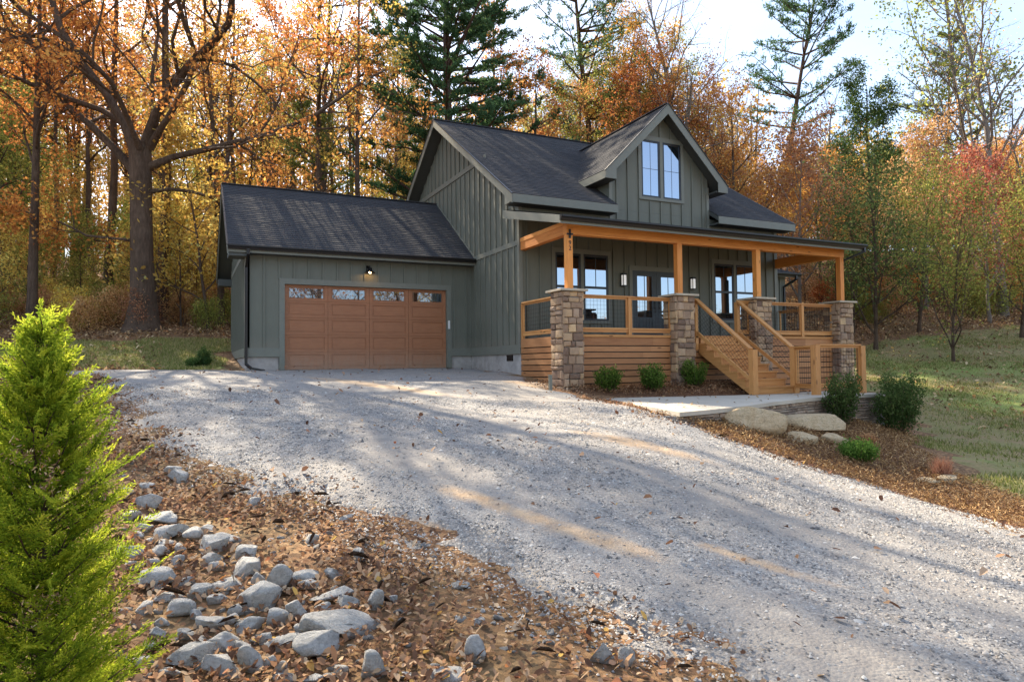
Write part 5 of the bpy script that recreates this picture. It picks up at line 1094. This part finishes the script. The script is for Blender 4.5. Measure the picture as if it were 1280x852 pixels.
special = {0: 'flat pale rock farthest up the drive edge, apart from the row', 1: 'rounded pale rock near the top of the rock row beside the conifer', 2: 'thin pale slab in the upper rock row', 10: 'large pale blocky rock in the middle of the upper rock cluster', 14: 'grey angular rock at the right of the upper cluster', 15: 'rounded grey rock just below the angular one', 18: 'long whitish rock beside the conifer foliage', 23: 'big grey wedge-shaped boulder in the middle of the rock border', 29: 'largest pale slab rock at the right end of the rock border', 30: 'grey rounded slab just left of and below the largest pale slab', 31: 'speckled grey rock left of the grey rounded slab', 38: 'dark blue-grey rock alone right of the border, above the largest slab', 40: 'small upright pebble-like rock alone among leaves near the gravel', 41: 'big grey boulder at the bottom left near the conifer base', 43: 'big pale boulder at the very bottom of the rock border', 51: 'pale upright pointed rock cut off by the bottom edge', 35: 'long flat blue-grey rock above the largest slab', 80: 'grey rock alone in the leaf litter at bottom centre', 82: 'dark grey angular rock in the leaves at the gravel edge, bottom centre'}
for i, (a, b, c, d) in enumerate(rk):
    s = special.get(i); put_rock(a, b, c, d, 100+i, 'rock', s or 'smaller grey rock lying in the leaf-covered border beside the drive', None if s else 'grey rocks in the leaf-covered border')
for a, b, c, d, sd_, lab in ((941, 533, 78, 27, 401, 'long tan boulder left of the two-part boulder group'), (1018, 537, 76, 26, 402, 'broad flat tan boulder on top of the boulder group by the wall'), (1003, 551, 32, 20, 403, 'small tan block at the front left of the boulder group'), (1041, 553, 36, 28, 404, 'tan boulder with a slanting face at the right of the boulder group'), (1161, 606, 24, 10, 405, 'small pale flat rock left of the red grass clump'), (1180, 602, 32, 11, 406, 'pale flat rock behind the red grass clump')):
    put_rock(a, b, c, d, sd_, 'boulder', lab, None, 'boulder' if c > 33 else 'rock', 'boulder' if c > 33 else 'rock', bury=.12)
# small stones, individually, sharing a few meshes
sm = [raw_mesh('small_stone', *rock_mesh(700+i, 1, .8, .55, 10, 2), MAT['rock']) for i in range(6)]
border = hp((150, 600), (230, 585), (330, 640), (440, 680), (640, 765), (860, 852), (140, 852))
bx = np.array(border); cnt = 0
while cnt < 170:
    u = random.uniform(130, 860); v = random.uniform(575, 850)
    if v < 560+(u-150)*.36: continue
    if u > 520 and random.random() < .6: continue
    p = hit(u, v); o = add_obj('small_stone', random.choice(sm), None, tuple(p+np.array([0, 0, .008]))); s = random.uniform(.03, .085); o.scale = (s, s, s); o.rotation_euler = (0, 0, random.random()*6.28)
    tag(o, 'small grey stone among the fallen leaves beside the drive', 'stone', 'small stones in the leaf litter'); cnt += 1
p = hit(470, 594); m_ = MB(); m_.tube([(-.17, 0, .02), (-.05, .01, .03), (.08, -.01, .025), (.17, .02, .02)], [.018, .022, .019, .008], 7); o = m_.build('stick', MAT['bark'], smooth=True); o.location = tuple(p); o.rotation_euler = (0, 0, -_th-.35); tag(o, 'short brown stick lying on the gravel drive', 'stick')

# ------------------------------------------------------------------ ground scatter
def in_poly(poly, x, y): return sdist(poly, x, y)
def scatter_leaves(name, pts, size, mat, label, cat, flat=.35, lift=.012, aspect=.6):
    n = len(pts); x, y = pts[:, 0], pts[:, 1]; z = H(x, y)+lift+rng.random(n)*lift*1.6; an = rng.random(n)*6.283; tl = rng.normal(0, flat, (n, 2)); k = rng.uniform(.55, 1.25, n)*size/2
    a = np.stack([np.cos(an), np.sin(an), tl[:, 0]], -1)*k[:, None]; b = np.stack([-np.sin(an), np.cos(an), tl[:, 1]], -1)*k[:, None]*aspect; C = np.stack([x, y, z+np.abs(tl[:, 0])*k*.6], -1); cu = np.zeros((n, 3)); cu[:, 2] = rng.uniform(.0, .45, n)*k
    V = np.stack([C-a, C-a*.35+b+cu, C+a*.45+b*.8+cu, C+a, C+a*.45-b*.8+cu, C-a*.35-b+cu], 1).reshape(-1, 3); i0 = np.arange(n)*6
    F = np.concatenate([np.stack([i0, i0+1, i0+2, i0+3], -1), np.stack([i0, i0+3, i0+4, i0+5], -1)]); r = rng.random(n); o = add_obj(name, raw_mesh(name, V, F, mat, np.concatenate([r, r]))); tag(o, label, cat, kind='stuff'); return o
def rand_view(n, dlo, dhi, ulo=-150, uhi=1430):
    u = rng.uniform(ulo, uhi, n); d = np.sqrt(rng.uniform(dlo**2, dhi**2, n)); r = (u-640)/CP['f']*d
    return np.stack([CAMP[0]+_R[0]*r+_F[0]*d, CAMP[1]+_R[1]*r+_F[1]*d], -1)
c = rand_view(290000, 2.3, 17, -120, 1100); sdv = in_poly(DRIVE, c[:, 0], c[:, 1])+wob(c[:, 0], c[:, 1], .6)*.5
left = (c[:, 0] < CAMP[0]+3.2+(c[:, 1]-CAMP[1])*.02+np.maximum(0, 4-(c[:, 1]-CAMP[1]))*1.2)
dist = np.hypot(c[:, 0]-CAMP[0], c[:, 1]-CAMP[1]); prob = np.where(sdv < -.12, .66*np.clip(.45+.75*(wob(c[:, 0]*.8, c[:, 1]*.8)+.55), .12, 1), np.where(sdv < .35, .26*np.clip(1-(sdv+.12)/.6, 0, 1)+.02, .0035))
near_right = (c[:, 0] > 0)
keep = (rng.random(len(c)) < prob) & (sdist(MULCH, c[:, 0], c[:, 1]) < 0) & ~near_right
c1 = c[keep]; print('litter', len(c1)); scatter_leaves('fallen_leaves', c1, .047, LEAF['litter'], 'brown and rust fallen oak leaves covering the border beside the drive', 'leaves', .5, .018)
tw = c[(sdv < .1) & (rng.random(len(c)) < .006) & ~near_right]; scatter_leaves('twigs', tw, .16, MAT['bark'], 'small dry twigs lying among the fallen leaves beside the drive', 'twigs', .12, .03, .035)
c = rand_view(9000, 3, 22); sdv = in_poly(DRIVE, c[:, 0], c[:, 1]); c2 = c[(sdv > .2) & (rng.random(len(c)) < .10)]
scatter_leaves('stray_leaves', c2, .075, LEAF['litter'], 'stray fallen leaves dotted over the gravel drive', 'leaves', .4, .06)
c = rand_view(150000, 17, 44, -60, 1400); sdv = in_poly(DRIVE, c[:, 0], c[:, 1]); lw_ = np.maximum(sdist(LAWN, c[:, 0], c[:, 1]), sdist(LAWN_L, c[:, 0], c[:, 1])); hs = (c[:, 0] > -9) & (c[:, 0] < 11) & (c[:, 1] > -6) & (c[:, 1] < 13)
c3 = c[(sdv < -.1) & ~hs & (rng.random(len(c)) < np.where(lw_ > .3, .10, .6))]; scatter_leaves('forest_litter', c3, .12, LEAF['litter'], 'deep brown leaf litter carpeting the forest floor and lawn edges', 'leaves', .5, .03)
pl = rng.uniform((-1, -7.5), (6.8, -3.5), (260, 2)); pl = pl[sdist(patio_poly, pl[:, 0], pl[:, 1]) > .05][:70]
_H = H; H = lambda x, y: np.full(np.shape(x), PZ); scatter_leaves('patio_leaves', pl, .07, LEAF['litter'], 'few dry leaves lying on the pale concrete patio', 'leaves', .4, .006); H = _H
# mulch chips
c = rand_view(330000, 4, 19, 780, 1500); dm_ = sdist(MULCH, c[:, 0], c[:, 1]); dm_ = dm_+wob(c[:, 0], c[:, 1], .7)*.15; c4 = c[rng.random(len(c)) < np.clip(1+dm_/.28, 0, 1)**2]; c4 = c4[:42000]; scatter_leaves('mulch_chips', c4, .048, LEAF['chips'], 'shredded orange-brown mulch strewn along the bed beside the drive', 'mulch', .5, .045, .22)
bb_ = rng.uniform((-.2, -4.2), (9.3, -2.7), (9000, 2)); bb_ = bb_[sdist(BED, bb_[:, 0], bb_[:, 1]) > .05]; bb_ = bb_[sdist(patio_poly, bb_[:, 0], bb_[:, 1]) < 0]; scatter_leaves('bed_mulch', bb_, .06, LEAF['chips'], 'dark shredded mulch in the narrow bed below the porch skirting', 'mulch', .5, .058, .25)
# grass blades on the lawn
def grass(name, pts, label, hmin=.04, hmax=.10):
    n = len(pts); z = H(pts[:, 0], pts[:, 1])+.03; h_ = rng.uniform(hmin, hmax, n); an = rng.random(n)*6.28; w_ = .011; lean_ = rng.normal(0, .35, (n, 2))*h_[:, None]
    B = np.stack([pts[:, 0], pts[:, 1], z], -1); s = np.stack([np.cos(an)*w_, np.sin(an)*w_, np.zeros(n)], -1); tp = B+np.stack([lean_[:, 0], lean_[:, 1], h_], -1)
    V = np.stack([B-s, B+s, tp], 1).reshape(-1, 3); o = add_obj(name, raw_mesh(name, V, np.arange(3*n).reshape(n, 3), LEAF['grass'], rng.random(n))); tag(o, label, 'grass', kind='stuff')
c = rand_view(260000, 9, 42, 980, 1420); k_ = sdist(LAWN, c[:, 0], c[:, 1])+wob(c[:, 0], c[:, 1], .3)*.9; pn_ = wob(c[:, 0]*.35, c[:, 1]*.35)+wob(c[:, 0], c[:, 1])*.4; c5 = c[(k_ > .4) & (rng.random(len(c)) < np.clip(.35+pn_*.7, .06, 1))][:70000]; grass('lawn_grass', c5, 'thin patchy green grass of the lawn beyond the boulders')
c = rand_view(90000, 17, 30, -80, 330); k_ = sdist(LAWN_L, c[:, 0], c[:, 1])+wob(c[:, 0], c[:, 1], .3)*.6; c6 = c[k_ > .2]; grass('verge_grass', c6, 'thin yellow-green grass strip between the gravel and the oak')
# loose gravel stones
c = rand_view(230000, 2.2, 13, -60, 1400); sdv = in_poly(DRIVE, c[:, 0], c[:, 1])+wob(c[:, 0], c[:, 1])*.18; dd_ = np.hypot(c[:, 0]-CAMP[0], c[:, 1]-CAMP[1])
pr_ = np.where(sdv > 0, 1.0, np.clip(1+sdv/.55, 0, 1)**2*.7); cl2 = clay(c[:, 0], c[:, 1]); pr_ *= np.clip(1-cl2*.85, .08, 1); pr_ *= 1-.75*track(c[:, 0], c[:, 1]); pr_ *= np.clip(.45+.55*(wob(c[:, 0]*.5, c[:, 1]*.5)+.6), .15, 1); c7 = c[rng.random(len(c)) < pr_]; n = len(c7); print('gravel', n)
oc = np.array([(1, 0, 0), (-1, 0, 0), (0, 1, 0), (0, -1, 0), (0, 0, 1), (0, 0, -1)], float); of = np.array([(0, 2, 4), (2, 1, 4), (1, 3, 4), (3, 0, 4)])
oc2 = np.concatenate([oc[:5]]); s_ = rng.uniform(.004, .0125, n)*(1+1.0*(rng.random(n) < .05)); an = rng.random(n)*6.28; zz = H(c7[:, 0], c7[:, 1]); sd_in = in_poly(DRIVE, c7[:, 0], c7[:, 1]); zz = zz+np.where(sd_in > .2, .046, np.where(sd_in > -.1, .018, .004))
Vv = oc2[None]*(1+rng.normal(0, .28, (n, 5, 1)))+rng.normal(0, .18, (n, 5, 3)); Vv *= np.array([1, 1, .75]); ca, sa = np.cos(an)[:, None], np.sin(an)[:, None]; X_ = Vv[..., 0]*ca-Vv[..., 1]*sa; Y_ = Vv[..., 0]*sa+Vv[..., 1]*ca
Vw = np.stack([X_, Y_, Vv[..., 2]], -1)*s_[:, None, None]+np.stack([c7[:, 0], c7[:, 1], zz], -1)[:, None, :]; Fw = (of[None]+(np.arange(n)*5)[:, None, None]).reshape(-1, 3)
r = rng.random(n); o = add_obj('gravel_stones', raw_mesh('gravel_stones', Vw.reshape(-1, 3), Fw, MAT['gravel_s'], np.repeat(r, 4))); tag(o, 'loose crushed grey gravel covering the drive', 'gravel', kind='stuff')
bpy.context.view_layer.update()
